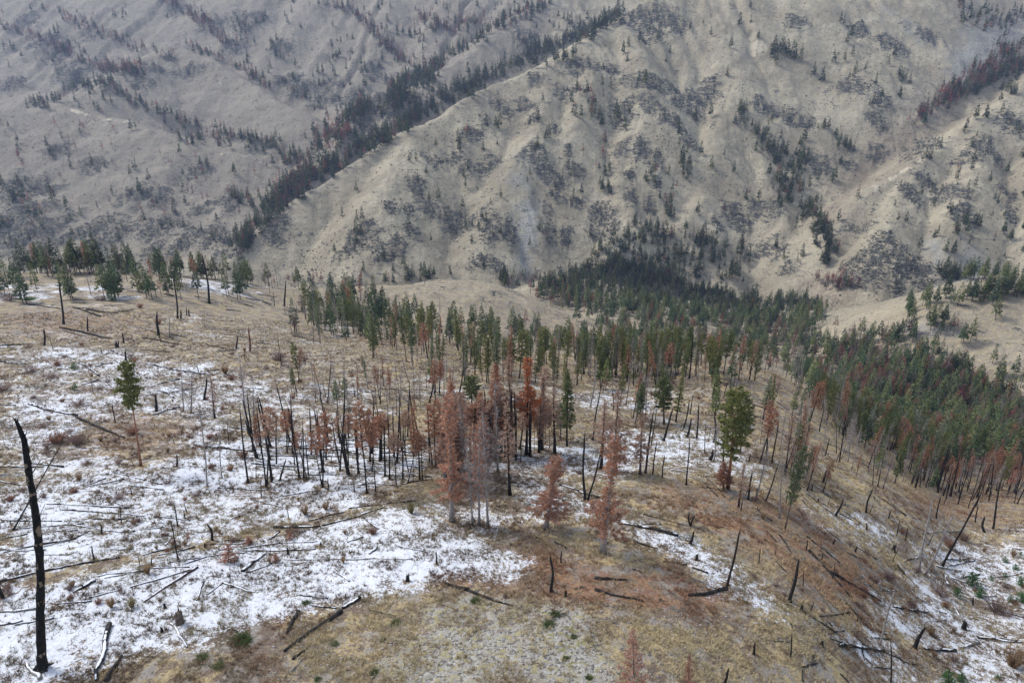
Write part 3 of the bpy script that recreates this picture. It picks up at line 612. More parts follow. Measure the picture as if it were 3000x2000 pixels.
T('RN3',1381,1076,1389,915,60,'','','dark-trunked conifer with clumped brown-red boughs behind the pinkish conifer')
T('RN1',1412,1086,1418,895,56,'','','tall thin pinkish conifer behind the large pale-based one')
T('GN3',1302,1024,1303,847,42,'','','dark conifer with a green top just right of the red grove')
T('RN3',1274,1041,1274,878,56,'','','open rust conifer with a straight black stem at the right end of the grove')
T('RN3',1238,1039,1241,905,50,'','','rust conifer leaning slightly left of the straight black stem in the grove')
T('RN2',1140,1045,1140,880,60,'','','reddish grey conifer in the middle of the red grove')
T('RN0',1105,1040,1100,900,60,'','','rust conifer in the thick of the grove left of centre')
T('RN2',1068,1050,1062,895,60,'','','pinkish grey conifer toward the left side of the grove')
T('RN3',1012,1060,1010,925,60,'','','thin rust conifer at the far left end of the red grove')
T('DN1',1030,1100,1024,930,56,'','','ghostly grey dead conifer behind the left front tree of the grove')
T('RN1',1470,1089,1474,945,44,'','','small orange-brown conifer on the snow patch right of the pinkish conifer')
T('GN0',1672,1122,1696,890,74,'','','tall bright green pine with layered crown on the right-hand hillside')
T('GN1',1700,1040,1716,905,40,'','','darker round-topped pine tucked behind the tall layered pine')
T('GN1',1525,973,1523,866,42,'','','full green pine with orange trunk above the snow patch behind the grove')
T('RN0',1662,1125,1664,1058,42,'','','short black stem with small red crown below the tall layered pine')
T('RN3',1696,1165,1709,1060,40,'','','thin leaning stem with a rusty crown right of the short red one')
T('DN1',1737,1147,1772,985,38,'','','sparse leaning dead tree on the hillside right of the layered pine')
T('GN2',1803,1215,1848,1020,30,'','','thin sparse greenish tree leaning right on the rust hillside')
T('DN0',570,995,549,808,44,'','','tall grey dead tree rising alone in the snow left of the black trunks')
T('DN1',585,1000,577,860,36,'','','grey dead tree close beside the tallest grey one on the left slope')
T('DN1',422,945,414,850,30,'','','thin grey twiggy tree, left of a pair behind the lone pine')
T('DN0',439,948,443,852,34,'','','bushier grey twiggy tree, right of a pair behind the lone pine')
T('RN3',493,960,483,862,30,'','','small half-brown tree to the right of the twiggy grey pair')
T('PK0',1455,1612,1456,1438,92,'','','pinkish red young conifer cut by the bottom edge of the picture')
T('PK1',1581,1620,1582,1495,50,'','','narrow red young conifer at the bottom edge right of the pinkish one')
T('GN2',1288,1010,1286,925,30,'','','grey-green pine half hidden behind the red grove')
T('GN1',1084,935,1082,862,40,'','','short full green pine behind the left part of the grove')
T('DN0',1790,1190,1800,1010,44,'','','grey dead tree leaning right beside the thin greenish one')
T('DN0',1640,1060,1655,930,30,'','','bare grey tree left of the tall layered pine')
rg=random.Random(77)
for (u,v) in scatter_poly([(1000,1045),(1120,1030),(1250,1028),(1258,1048),(1180,1062),(1110,1120),(1020,1120)],24,rg):
    k=rg.choice(['RN0','RN1','RN2','RN3','RN2','DN0','DN1']); hh=rg.uniform(110,215)
    T(k,u,v,u+rg.uniform(-8,6),v-hh,rg.uniform(42,60),{'RN0':'bright rust','RN1':'faded rust','RN2':'grey-topped rust','RN3':'open brown-red','DN0':'bare silvery','DN1':'bare grey'}[k],'tree')
# thicket of black poles with red tops
rngp=random.Random(5)
POLES=[(588,1101,589,957),(611,1117,592,960),(613,1119,620,945),(698,1099,695,980),(741,1119,747,953),(739,1113,715,1003),(781,1081,789,949),(760,1063,776,960),(749,1057,749,949),(843,1133,823,930),(863,1129,849,950),(895,1101,891,950),(910,1115,905,1000),(925,1101,927,990),(949,1107,949,930),(937,1109,963,995),(964,1101,961,1010),(970,1103,967,1000),(993,1069,981,940),(1001,1073,993,930),(685,1087,681,990),(635,1068,635,960),(800,1070,800,960),(822,1065,818,960),(855,1085,860,965),(872,1060,874,950),(1128,1052,1124,950),(1140,1058,1137,950),(1150,1049,1146,945),(1160,1055,1158,960),(1168,1046,1167,950),(1185,1056,1187,950),(1196,1060,1200,960),(1218,1049,1221,955),(1227,1040,1229,950),(1080,1040,1078,930),(1092,1030,1090,930),(1115,1040,1112,945),(1050,1035,1048,930),(1252,1020,1253,930),(1262,1030,1263,940),(905,1050,903,945),(930,1045,932,945),(715,1045,712,945),(660,1040,655,940)]
BAREPOLE=[(u,v,u2,v2) for i,(u,v,u2,v2) in enumerate(POLES) if i%5 in (1,3)]
for i,(u,v,u2,v2) in enumerate([q for k,q in enumerate(POLES) if k%5 not in (1,3)]):
    k='PN%d'%(i%3); T(k,u,v,u2,v2-rngp.uniform(0,14),(rngp.uniform(26,44) if i%4 else 16)*(1 if u<1100 else .6),'slender','red-topped black stem')
def brush(pts,w,n,rnd):
    p=np.array(pts,float); L=np.hypot(*(np.diff(p,axis=0).T)); c=np.concatenate([[0],np.cumsum(L)]); out=[]
    for _ in range(n):
        s=rnd.uniform(0,c[-1]); x=np.interp(s,c,p[:,0]); y=np.interp(s,c,p[:,1]); out.append((x+rnd.gauss(0,w*.4),y+rnd.gauss(0,w*.4)))
    return out
rf=random.Random(21)
def fill(pts,n,mix,h=(12,19),w=None):
    P=brush(pts,w,n,rf) if w else scatter_poly(pts,n,rf)
    # clumping: part of the trees gather round others
    for i in range(1,len(P)):
        if rf.random()<.35: j=rf.randrange(i); P[i]=(P[j][0]+rf.gauss(0,9),P[j][1]+rf.gauss(0,5))
    for (u,v) in P:
        k=rf.random(); kind='G' if k<mix[0] else ('R' if k<mix[0]+mix[1] else 'D')
        SPEC.append([kind,u,v,rf.uniform(*h)*(1 if rf.random()<.85 else .6)])
G=(1,0,0); GR=(.6,.35,.05); RG=(.25,.65,.1); MX=(.58,.17,.25); RR_=(.1,.7,.2)
fill([(1250,655),(1350,620),(1480,610),(1560,650),(1700,690),(1850,690),(1900,725),(1880,760),(1700,765),(1500,745),(1400,725),(1320,705)],1150,(.93,.03,.04),(13,21))
fill([(1320,705),(1500,745),(1850,762),(1950,800),(2150,850),(2300,900),(2352,960),(2352,1060),(2150,1080),(1950,1010),(1890,950),(1800,870),(1660,822),(1500,830),(1400,780)],1650,(.58,.15,.27),(12,19))
fill([(2040,1010),(2352,930),(2400,1000),(2400,1140),(2200,1150),(2080,1115)],300,(.10,.56,.34),(11,16))
fill([(1900,760),(2060,780),(2200,900),(2200,960),(2000,900)],170,(.6,.15,.25),(12,19))
fill([(1960,960),(2200,950),(2280,1060),(2100,1110),(1960,1060)],46,(.75,.1,.15),(13,20))
fill([(1880,930),(2000,1000),(2100,1090),(2200,1130),(2040,1110),(1920,1040)],36,(.35,.2,.45),(12,18))
fill([(2080,716),(2150,702),(2250,686),(2352,682)],60,G,(14,20),14)
fill([(2060,735),(2352,725),(2352,900),(2250,960),(2100,880)],55,(.75,.08,.17),(13,20))
fill([(700,700),(850,680),(1000,740),(1300,770),(1500,820),(1640,840),(1500,890),(1300,890),(1100,880),(900,830),(720,800)],320,(.66,.08,.26),(13,21))
fill([(1300,780),(1500,800),(1700,835),(1750,880),(1500,880),(1300,860)],130,(.7,.1,.2),(12,19))
fill([(1150,632),(1250,642),(1400,715),(1330,722),(1230,684),(1150,650)],150,(.62,.13,.25),(13,19))
fill([(700,690),(860,680),(1080,720),(1060,800),(800,790),(700,760)],70,(.7,.05,.25),(14,22))
fill([(840,660),(1000,636)],26,(.7,.2,.1),(12,19),6); fill([(1110,655),(1230,690),(1330,735)],34,(.6,.15,.25),(12,19),9); fill([(560,645),(850,655)],34,(.2,.3,.5),(11,18),8)
fill([(1280,900),(1700,860),(1900,960),(1850,1010),(1600,990),(1400,960)],50,(.5,.15,.35),(11,19))
fill([(640,870),(960,850),(1100,900),(980,960),(700,950)],60,(.12,.3,.58),(9,15))
fill([(0,640),(560,650),(570,690),(0,700)],70,(.72,.08,.2),(13,18)); fill([(0,626),(300,628),(420,634)],90,(.78,.04,.18),(15,21),4); fill([(400,632),(560,650),(640,660)],34,(.5,.1,.4),(13,19),4)
fill([(1700,1000),(1960,1060),(2050,1120),(1900,1150),(1760,1090)],40,(.1,.35,.55),(10,17))
fill([(560,730),(700,690),(760,760),(640,790)],12,(.4,.1,.5),(11,17))
# canyon and mountain trees
fill([(560,583),(620,511),(700,448),(790,393),(880,336),(960,283),(1060,236),(1160,179),(1240,143),(1330,86),(1420,33)],130,(.93,.07,0),(14,22),4)
fill([(545,575),(600,500),(650,455),(720,410),(800,368)],230,(.85,.15,0),(15,24),20); fill([(620,480),(690,400),(760,330),(800,310)],210,(.3,.7,0),(13,20),34)
fill([(820,350),(900,300),(960,268),(1030,228),(1100,190),(1180,150),(1260,112),(1340,85),(1430,30)],420,(.95,.05,0),(14,22),14)
fill([(880,205),(960,178),(1030,132),(1100,92),(1180,45),(1260,8)],220,(.8,.2,0),(14,22),18); fill([(900,245),(940,205),(1010,165)],150,(.9,.1,0),(14,21),34); fill([(720,335),(770,300),(830,245)],130,(.7,.3,0),(14,20),24)
fill([(900,220),(980,230),(960,260)],30,G,(12,18),18); fill([(640,190),(760,260),(830,240)],30,(.7,.3,0),(12,18),14)
fill([(720,500),(1000,310),(1300,190),(1480,60),(1650,40),(2000,420),(1850,600),(1400,620),(900,640),(740,610)],190,(.92,.08,0),(12,20))
fill([(1360,580),(1450,520),(1560,520),(1720,570),(1720,650),(1500,645),(1380,630)],200,(.95,.05,0),(14,22))
fill([(1700,265),(1760,330),(1810,380),(1860,450)],85,G,(12,19),34); fill([(1565,300),(1575,400),(1530,500),(1520,560)],40,(.8,.2,0),(12,20),16)
fill([(1325,205),(1375,255),(1392,330),(1378,400)],30,(.7,.3,0),(13,20),14); fill([(1860,280),(1960,350)],24,G,(12,18),12); fill([(1780,410),(1860,500),(1900,570)],90,(.85,.1,.05),(13,20),34)
fill([(1880,500),(1905,560),(1890,620)],40,G,(14,20),14); fill([(1870,650),(1960,660)],50,RR_,(12,18),14)
fill([(2100,285),(2200,205),(2352,110)],240,(.35,.5,.15),(14,20),20); fill([(2170,235),(2270,190),(2352,150)],180,(.55,.35,.1),(14,20),14); fill([(2200,20),(2260,60),(2352,50)],80,(.6,.3,.1),(14,20),36)
fill([(2050,430),(2352,220),(2352,640),(2150,640),(2000,500)],70,(.9,.1,0),(12,19)); fill([(2170,640),(2352,650)],44,G,(15,21),12); fill([(2120,370),(2352,200)],22,(.9,0,.1),(13,19),10)
fill([(1240,155),(1330,128),(1280,148)],12,G,(15,20),4); fill([(1600,-10),(1900,30),(2100,150),(2060,270),(1800,170)],40,G,(14,22)); fill([(1790,120),(1840,145)],8,G,(20,28),8)
fill([(0,265),(250,210),(420,300),(700,400),(640,440),(520,560),(0,570)],160,GR,(12,19)); fill([(60,245),(250,205),(330,250),(450,290),(620,335),(700,375)],150,(.65,.3,.05),(13,20),11); fill([(400,310),(560,330),(640,345),(700,400)],110,GR,(12,18),22)
fill([(430,103),(560,165),(620,205)],90,(.35,.65,0),(13,18),5); fill([(160,205),(260,190)],40,G,(15,20),8)
fill([(0,60),(120,110),(250,165),(320,150)],190,RG,(13,19),14); fill([(120,25),(300,110),(400,130)],120,RG,(13,18),12); fill([(370,0),(480,60),(520,100)],190,RG,(13,18),16); fill([(230,160),(320,170)],100,(.35,.65,0),(13,18),14)
fill([(470,50),(900,5),(950,160),(800,240),(600,190)],120,(.8,.2,0),(13,19)); fill([(800,15),(860,80),(940,160)],120,RG,(13,19),12); fill([(960,40),(1050,80),(1100,50)],130,RG,(13,19),16); fill([(0,0),(400,0),(300,90),(0,200)],50,(.5,.5,0),(13,18)); fill([(640,0),(800,20),(1000,110)],60,(.6,.4,0),(13,19),22)
fill([(940,10),(1250,0),(1100,60),(1000,90)],40,(.5,.5,0),(13,19)); fill([(1150,60),(1400,40),(1300,100),(1180,130)],24,G,(13,18)); fill([(0,400),(400,480),(520,560),(0,580)],40,(.8,.2,0),(12,18))
fill([(800,230),(870,205),(960,230),(900,320),(800,320)],26,G,(13,18))
S=np.array([[s[1],s[2]] for s in SPEC]); sx,sy,sz=PK.pick(S[:,0],S[:,1])
for i,s in enumerate(SPEC): s+= [sx[i],sy[i],sz[i]]
SPEC=[s for s in SPEC if not np.isnan(s[4]) and not (890<s[1]<1330 and 655+max(0,s[1]-1130)*.35<s[2]<742+max(0,s[1]-1130)*.12 and rf.random()<.88)]
for s in SPEC: s.append(s[3]/math.sqrt(s[4]**2+s[5]**2+s[6]**2))
def green_adj(i): return ['olive green','deep green','blue-green','deep green','olive green','blue-green'][i]
NIND={'G':300-sum(1 for r in REG if r['cat']=='pine tree'),'R':300-sum(1 for r in REG if r['cat']=='burnt tree'),'D':300-sum(1 for r in REG if r['cat']=='dead tree')}
FARLIST=[]
for kind in 'GRD':
    L=sorted([s for s in SPEC if s[0]==kind],key=lambda s:-s[7])
    for s in L[:NIND[kind]]:
        if s[5]>800 : FARLIST.append(s); continue
        B=Vector((s[4],s[5],s[6])); h=s[3]*(.92 if s[5]>240 else .80); lean=.045 if kind=='G' else .08
        Tp=B+Vector((rf.gauss(0,lean)*h,rf.gauss(0,lean)*h,h)); size='tall' if h>17 else ('short' if h<12 else '')
        ws=h/H0*rf.uniform(.75,1.2)
        if kind=='G':
            j=rf.randrange(6); o=stand(TREES['GM%d'%j],B,Tp,H0,ws); reg(o,'pine',(size+' '+green_adj(j)).strip(),'pine tree','live pines across the slopes',s[1],s[2])
        elif kind=='R':
            j=rf.randrange(3); o=stand(TREES['RM%d'%j],B,Tp,H0,ws); reg(o,'burnt conifer',(size+' '+['rust red','faded rust','round-topped red'][j]).strip(),'burnt tree','fire-killed conifers with red needles',s[1],s[2])
        else:
            j=rf.randrange(2); o=stand(TREES['DM%d'%j],B,Tp,H0,ws); reg(o,'dead tree',(size+' '+['bare grey','black-stemmed bare'][j]).strip(),'dead tree','bare grey dead trees',s[1],s[2])
    FARLIST+=L[NIND[kind]:]
# everything smaller: the far woods, one mesh per kind of tree
def far_mesh(lst,kind):
    mb=MB()
    pal={'G':np.array([[.036,.058,.028],[.062,.078,.030],[.032,.048,.026],[.078,.092,.042]]),'R':np.array([[.15,.05,.048],[.20,.075,.055],[.12,.055,.06]]),'D':np.array([[.19,.165,.16],[.14,.12,.12]])}[kind]
    vv=[];cc=[];tv=[];tc=[]
    for s in lst:
        h=s[3]*(1.22 if s[5]>1050 else 1.0); o=np.array([s[4],s[5],s[6]-.5]); gl=1.75 if (kind=='G' and s[5]<720) else (1.3 if s[5]>1000 else 1.0); n={'G':80,'R':60,'D':44}[kind]
        big=s[7]>.020; ks=.52 if big else 1.0
        if big: n=int(n*3.0)
        cb=(rf.uniform(.16,.42) if s[5]<760 else rf.uniform(.08,.3)) if kind=='G' else rf.uniform(.25,.5); rad=h*rf.uniform(.14,.21)*(1 if kind=='G' else .85)
        fr=rng.random(n)**1.15; a=rng.random(n)*6.283; rr=rad*((1-fr)**.8+.05)*np.sqrt(rng.random(n))
        base=np.stack([np.cos(a)*rr*.5,np.sin(a)*rr*.5,h*(cb+(1-cb)*fr)+h*.02],1)
        L=(.35+.65*(1-fr))*rad*.95*ks
        if big: base[:,:2]*=1.5; base[:,2]+=rng.normal(size=n)*.25
        dd=np.stack([np.cos(a),np.sin(a),rng.normal(size=n)*.3-.15+.5*fr],1)*L[:,None]
        ww=np.stack([-np.sin(a),np.cos(a),rng.normal(size=n)*.8],1); ww/=np.linalg.norm(ww,axis=1)[:,None]; ww*= (L*({'G':.40,'R':.26,'D':.10}[kind]))[:,None]
        tri=np.stack([base-ww,base+ww,base+dd],1)+o; vv.append(tri.reshape(-1,3))
        c=pal[rng.integers(len(pal))]*(rng.uniform(.75,1.25))*np.array([gl*1.08,gl,gl*.92]); cc.append(np.repeat(c*(.75+.5*rng.random((n,1))),3,0))
        top=np.array([[0,0,h*1.03]]); w3=h*.010+.05
        ang=np.array([0,2.09,4.19]); ring=np.stack([np.cos(ang)*w3,np.sin(ang)*w3,ang*0],1); tri=[]
        for q in range(3): tri+= [ring[q],ring[(q+1)%3],top[0]]
        vv.append(np.array(tri)+o); cc.append(np.tile([.035,.03,.028] if kind!='D' else [.16,.14,.13],(9,1)))
    V=np.concatenate(vv); C=np.concatenate(cc); mb.add(V,T=np.arange(len(V)).reshape(-1,3),C=C)
    N=NT({'G':'far_green_woods','R':'far_burnt_woods','D':'far_bare_woods'}[kind]); at=N.n('Attribute',attribute_name='tint'); N.l(at.outputs['Color'],N.b.inputs['Base Color'])
    o=link({'G':'distant_green_woods','R':'distant_burnt_woods','D':'distant_bare_woods'}[kind],mb.mesh('woods',N.m)); o['kind']='stuff'
    o['label']={'G':'dark green conifers scattered over the far mountainsides and filling the canyon bottoms','R':'dull red fire-killed conifers in streaks on the far slopes and in the canyons','D':'thin grey leafless trees mixed through the far woods of the valley'}[kind]
    o['category']={'G':'distant green trees','R':'distant burnt trees','D':'distant bare trees'}[kind]
for k in 'GRD': far_mesh([s for s in FARLIST if s[0]==k],k)
print('individual trees',len(REG),'far',len(FARLIST))
# ---- charred snags ------------------------------------------------------------------
def snag_mesh(seed,H=10,r0=.2,r1=.12,stubs=6,bend=.012):
    t=MB(); n=12; z=np.linspace(0,1,n); P=np.zeros((n,3)); P[:,2]=z*H
    ph=rng.random(4)*6; P[:,0]=H*bend*(np.sin(z*5+ph[0])-math.sin(ph[0])); P[:,1]=H*bend*(np.sin(z*6+ph[1])-math.sin(ph[1]))
    r=r0+(r1-r0)*z; r[0]*=1.5; r[-1]*=.4; t.tube(P,r,8,rough=.16)
    # splintered top
    top=P[-1]; 
    for k in range(3):
        a=k*2.1+ph[2]; t.tube([P[-2]+np.array([math.cos(a),math.sin(a),0])*r1*.5,top+np.array([math.cos(a)*r1*.6,math.sin(a)*r1*.6,H*.035*(k+1)])],[r1*.45,.01],4)
    b=MB()
    for k in range(stubs):
        zz=rng.uniform(.35,.95); a=rng.random()*6.28; L=rng.uniform(.3,1.2); o=at_h(P,zz*H); d=np.array([math.cos(a),math.sin(a),rng.uniform(-.2,.5)])
        b.tube([o,o+d*L*.5,o+d*L+np.array([0,0,-.1])],[.035,.025,.01],4)
    return t,b
SN=[]
for i in range(8):
    t,b=snag_mesh(i,stubs=[0,3,8,5,2,10,4,6][i],bend=[.003,.006,.010,.004,.013,.004,.007,.005][i])
    SN.append((t.mesh('trunk',M['char'],True),b.mesh('branch_stubs',M['char']) if b.n else None))
t,b=snag_mesh(9,stubs=9); SN.append((t.mesh('trunk',M['grey'],True),b.mesh('branch_stubs',M['grey'])))   # 8 grey
t,b=snag_mesh(10,stubs=0); SN.append((t.mesh('trunk',M['red'],True),None))  # 9 red
def snag(i,u,v,u2,v2,wpx,adj='charred',noun='snag',label=None):
    B=pick1(u,v); Tp=axis_to(B,u2,v2); wd=max(wpx*B.y/CP/FP,.16)
    t,b=SN[i]; parts=[('trunk',t)]+([('branch_stubs',b)] if b else [])
    o=stand(proto('charred_snag' if i<8 else 'dead_snag',parts if len(parts)>1 else [(None,t)]),B,Tp,10.0,wd/.40)
    reg(o,noun,adj,'snag','standing dead trunks',u,v,label); return o
# the big foreground snag, built from its own bends
def big_snag():
    pts=[(94,1537),(95,1500),(93,1420),(93,1345),(91,1270),(84,1190),(74,1130),(64,1070),(56,1010),(38,967)]
    B=pick1(94,1537); Tp=axis_to(B,38,967); n=len(pts); P=[]
    for (u,v) in pts:
        q=axis_to(B,u,v); P.append(q-B)
    root=bpy.data.objects.new('charred_snag',None); COL.objects.link(root); root.location=B
    mb=MB(); P=np.array([tuple(p) for p in P]); P[0]-=[0,0,.4]
    zs=np.linspace(0,n-1,46); Q=np.stack([np.interp(zs,range(n),P[:,c]) for c in range(3)],1); Q[:,0]+=rng.normal(size=46)*.025
    r=np.interp(zs,[0,1,3,6,8,9],[.60,.42,.36,.30,.24,.12]); mb.tube(Q,r,14,rough=.13)
    mb.tube([Q[-1],Q[-1]+np.array([-.25,0,.5])],[.10,.02],5); mb.tube([Q[-2],Q[-1]+np.array([.2,0,.35])],[.09,.02],5)
    link('trunk',mb.mesh('trunk',M['char_spots'],True),root)
    br=MB()
    for (k,pts2,r_) in [(43,[(30,985),(10,975),(-10,940)],.08),(41,[(30,1005),(-5,1010),(-30,990)],.07),(40,[(60,990),(80,975),(100,968)],.06),(36,[(70,1050),(85,1030),(88,1000)],.035),
        (33,[(75,1085),(100,1050),(140,1040),(190,1055)],.08),(26,[(88,1190),(100,1160),(120,1150),(140,1160)],.04),(20,[(95,1230),(110,1215),(130,1208)],.03),(37,[(45,1040),(20,1020),(5,985)],.05)]:
        o=Q[k]; pp=[o]
        for (u,v) in pts2: q=axis_to(B,u,v)-B; pp.append(np.array(tuple(q))+np.array([0,rng.normal()*.3,0]))
        br.tube(pp,np.linspace(r_,.012,len(pp)),5)
    link('bare_limbs',br.mesh('bare_limbs',M['grey']),root)
    rt=MB()
    for a in (2.6,3.6,-.3,-1.2,.9):
        d=np.array([math.cos(a),math.sin(a),0]); rt.tube([d*.2+[0,0,.5],d*.75+[0,0,.05],d*1.5+[0,0,-.35]],[.20,.14,.04],6,rough=.15)
    link('root_flare',rt.mesh('root_flare',M['char'],True),root)
    reg(root,'','','snag','standing dead trunks',94,1537,'tallest charred black snag with pale bare patches, standing at the lower left')
big_snag()
SNAGS=[(5,30,1217,140,1021,4,'','','thin black stem leaning right, crossing behind the tallest charred snag'),(1,410,1287,392,1197,4),(4,488,1240,475,1202,7),(0,408,1208,400,1157,4),(0,279,1200,276,1163,3),(0,234,1225,233,1205,5),(3,6,1372,-4,1335,10),(0,600,1143,599,1101,3),(1,570,1109,551,945,5),
 (2,677,1024,663,938,10),(3,643,1102,657,1053,5),(8,476,1117,459,940,4),(8,510,1098,503,985,3),(0,815,1130,812,1108,4),(0,754,1127,753,1097,3),(2,1344,1149,1343,998,7),(2,1350,1148,1381,1031,5),(3,1482,1087,1500,953,6),(2,1499,1091,1509,1013,4),(2,1576,1113,1584,1009,4),(2,1521,1096,1526,1045,4),(0,1524,1012,1546,938,6),(0,1578,1004,1589,961,6),(3,1631,1056,1637,1035,9),(2,1640,1015,1641,950,6),(1,1672,1123,1676,1080,5),(3,1718,1147,1728,1085,6),
 (4,1266,1358,1263,1277,9,'','','crooked black snag standing on the bare ridge top'),(1,1289,1292,1289,1264,5),(0,1299,1368,1301,1353,7,'','','short black stub just right of the crooked ridge-top snag'),(1,1670,1344,1700,1217,7),(3,1585,1248,1594,1219,8),(4,1586,1208,1583,1176,5),(4,1588,1206,1595,1181,5),(0,1664,1570,1674,1533,9),(1,1813,1380,1835,1285,10),(0,1731,1502,1735,1475,8),(1,1815,1510,1820,1453,5),(2,2046,1590,2046,1474,5),(8,2021,1480,2058,1350,6),(3,2101,1487,2125,1440,12),
 (8,2111,1312,2139,1150,6),(8,2125,1320,2193,1181,6),(5,2163,1302,2247,1145,6),(2,2261,1222,2262,1185,7),(3,2281,1214,2297,1109,5),(0,2235,1390,2236,1370,6),(1,1919,1184,1937,1146,6),(0,1891,1108,1897,1080,6),(0,1864,1127,1868,1112,4),(2,1989,1176,2005,1121,5),(0,2040,1192,2046,1172,4),(0,1990,1216,1991,1200,5),(0,1914,1249,1918,1236,5),(0,1965,1267,1968,1252,5),(0,1878,1153,1881,1142,4),
 (1,146,744,137,650,5),(1,102,793,101,755,5),(2,202,760,200,728,4),(1,364,770,361,717,6),(1,284,788,282,764,4),(0,267,798,266,784,6),(0,272,797,272,783,4),(0,289,828,288,805,5),(3,469,918,475,868,6),(0,359,944,358,905,7),(3,406,1071,406,1042,5),(9,574,806,573,752,4,'','','thin red-barked dead pole on the slope at upper left'),(8,390,772,388,731,3),(2,408,731,399,636,4),(2,481,697,464,585,5),(0,416,732,415,712,4),(0,429,724,428,706,3),(0,435,726,433,710,4),(1,543,800,545,770,4),(1,653,703,655,650,4),(1,1583,869,1592,772,4),
 (1,753,925,760,835,3),(2,986,925,1000,846,4),(1,1055,905,1063,850,4),(8,1356,935,1370,830,4),(2,1362,1010,1380,890,4),(2,1570,985,1583,920,4),(1,690,1032,694,1000,3),(0,1737,1145,1739,1120,4),(2,1759,1150,1790,1060,4),(0,1844,1345,1846,1310,3),(0,1743,1295,1746,1258,3),(0,1720,1060,1724,1040,4),(1,2240,1200,2246,1160,4),(1,2150,1190,2160,1140,4),(0,1003,1296,1002,1264,5),(0,737,1255,736,1243,7),(0,661,1272,661,1256,7),(0,348,1298,348,1277,4),(0,471,1257,470,1245,5),(0,620,1275,621,1258,3)]
for s in SNAGS:
    i,u,v,u2,v2,w_=s[:6]; lab=s[8] if len(s)>8 else None
    px=math.hypot(u-u2,v-v2); adj=('tall ' if px>95 else 'short ' if px<28 else '')+('grey' if i==8 else 'charred')
    snag(i,u,v,u2,v2,w_,adj,'stub' if px<28 else 'snag',lab)
for (u,v,u2,v2) in BAREPOLE: snag(1 if int(u)%2 else 0,u,v,u2,v2-6,4.2,'tall slender charred')
rs=random.Random(3)
for (poly,n,hh) in [([(0,740),(900,800),(900,960),(400,1040),(0,900)],26,(1,5)),([(570,1000),(1000,1000),(990,1100),(600,1110)],52,(6,13)),([(1700,1100),(2100,1180),(2200,1400),(1900,1450),(1700,1250)],22,(.8,3.5)),([(600,650),(900,660),(1000,800),(640,760)],18,(3,12)),([(1300,880),(1900,900),(2000,1080),(1500,1060)],26,(2,10)),([(1080,1020),(1240,1020),(1240,1050),(1090,1052)],26,(8,14)),([(2060,1090),(2352,1110),(2352,1190),(2150,1170)],34,(6,13)),([(0,1120),(700,1120),(900,1300),(0,1400)],10,(.5,2.2))]:
    for (u,v) in scatter_poly(poly,n,rs):
        B=pick1(u,v)
        if math.isnan(B.x): continue
        h=rs.uniform(*hh); Tp=B+Vector((rs.gauss(0,.06)*h,rs.gauss(0,.06)*h,h)); i=rs.choice([0,1,2,3,5,6,7]); tt,bb=SN[i]
        parts=[('trunk',tt)]+([('branch_stubs',bb)] if bb else [])
        o=stand(proto('charred_snag',parts if len(parts)>1 else [(None,tt)]),B,Tp,10.0,rs.uniform(.5,1.1)*(.4+h/16))
        reg(o,'stub' if h<2 else 'snag',('tall ' if h>9 else 'short ' if h<3.5 else '')+'charred','snag','standing dead trunks',u,v)
# ---- fallen logs ----------------------------------------------------------------------
LOGS=[]
def lc(lst,ou,ov,s):
    for q in lst:
        c=q[5] if len(q)>5 else 'k'; LOGS.append((ou+q[0]*s,ov+q[1]*s,ou+q[2]*s,ov+q[3]*s,(q[4] if len(q)>4 else 2.6),c))
lc([(160,305,365,330,4),(640,355,930,430),(490,445,715,400,3),(480,440,610,395),(740,435,940,460),(690,460,820,495,2,'g'),(270,545,740,565,3),(360,575,830,610,3),(530,628,720,628),(10,632,355,642,3),(70,685,480,655,3),(20,820,440,740,3),(670,703,775,700,3),(800,690,940,675),(820,835,1040,785,3.4),(910,835,1120,790,3.4),(0,990,690,850,4.5),(560,955,840,930,4),(600,965,820,925),(420,1050,545,980,6),(510,1080,690,1035),(750,1020,1110,915,3.4),(820,1105,1135,905,5.5,'r'),(320,1115,525,1100,3.5),(0,1160,210,1145,5,'g'),(0,1240,130,1215,5),(85,1235,310,1195,4),(430,1172,480,1168,3),(1130,1095,1165,980,4),(1195,1060,1280,995,3),(1280,995,1445,1050,4),(1390,930,1530,820,5),(1430,935,1560,885),(880,910,1090,905),(960,880,1290,830),(1060,885,1200,840,3.4),(950,780,985,735,2.5,'g'),(545,1560,635,1235,9),(610,1560,705,1415,8),(975,1220,1075,1365,5,'g'),(1250,450,1480,455),(1120,205,1460,240,4),(0,410,120,435),(0,330,250,330),(150,1460,230,1550,7,'g')],0,940.8,.4)
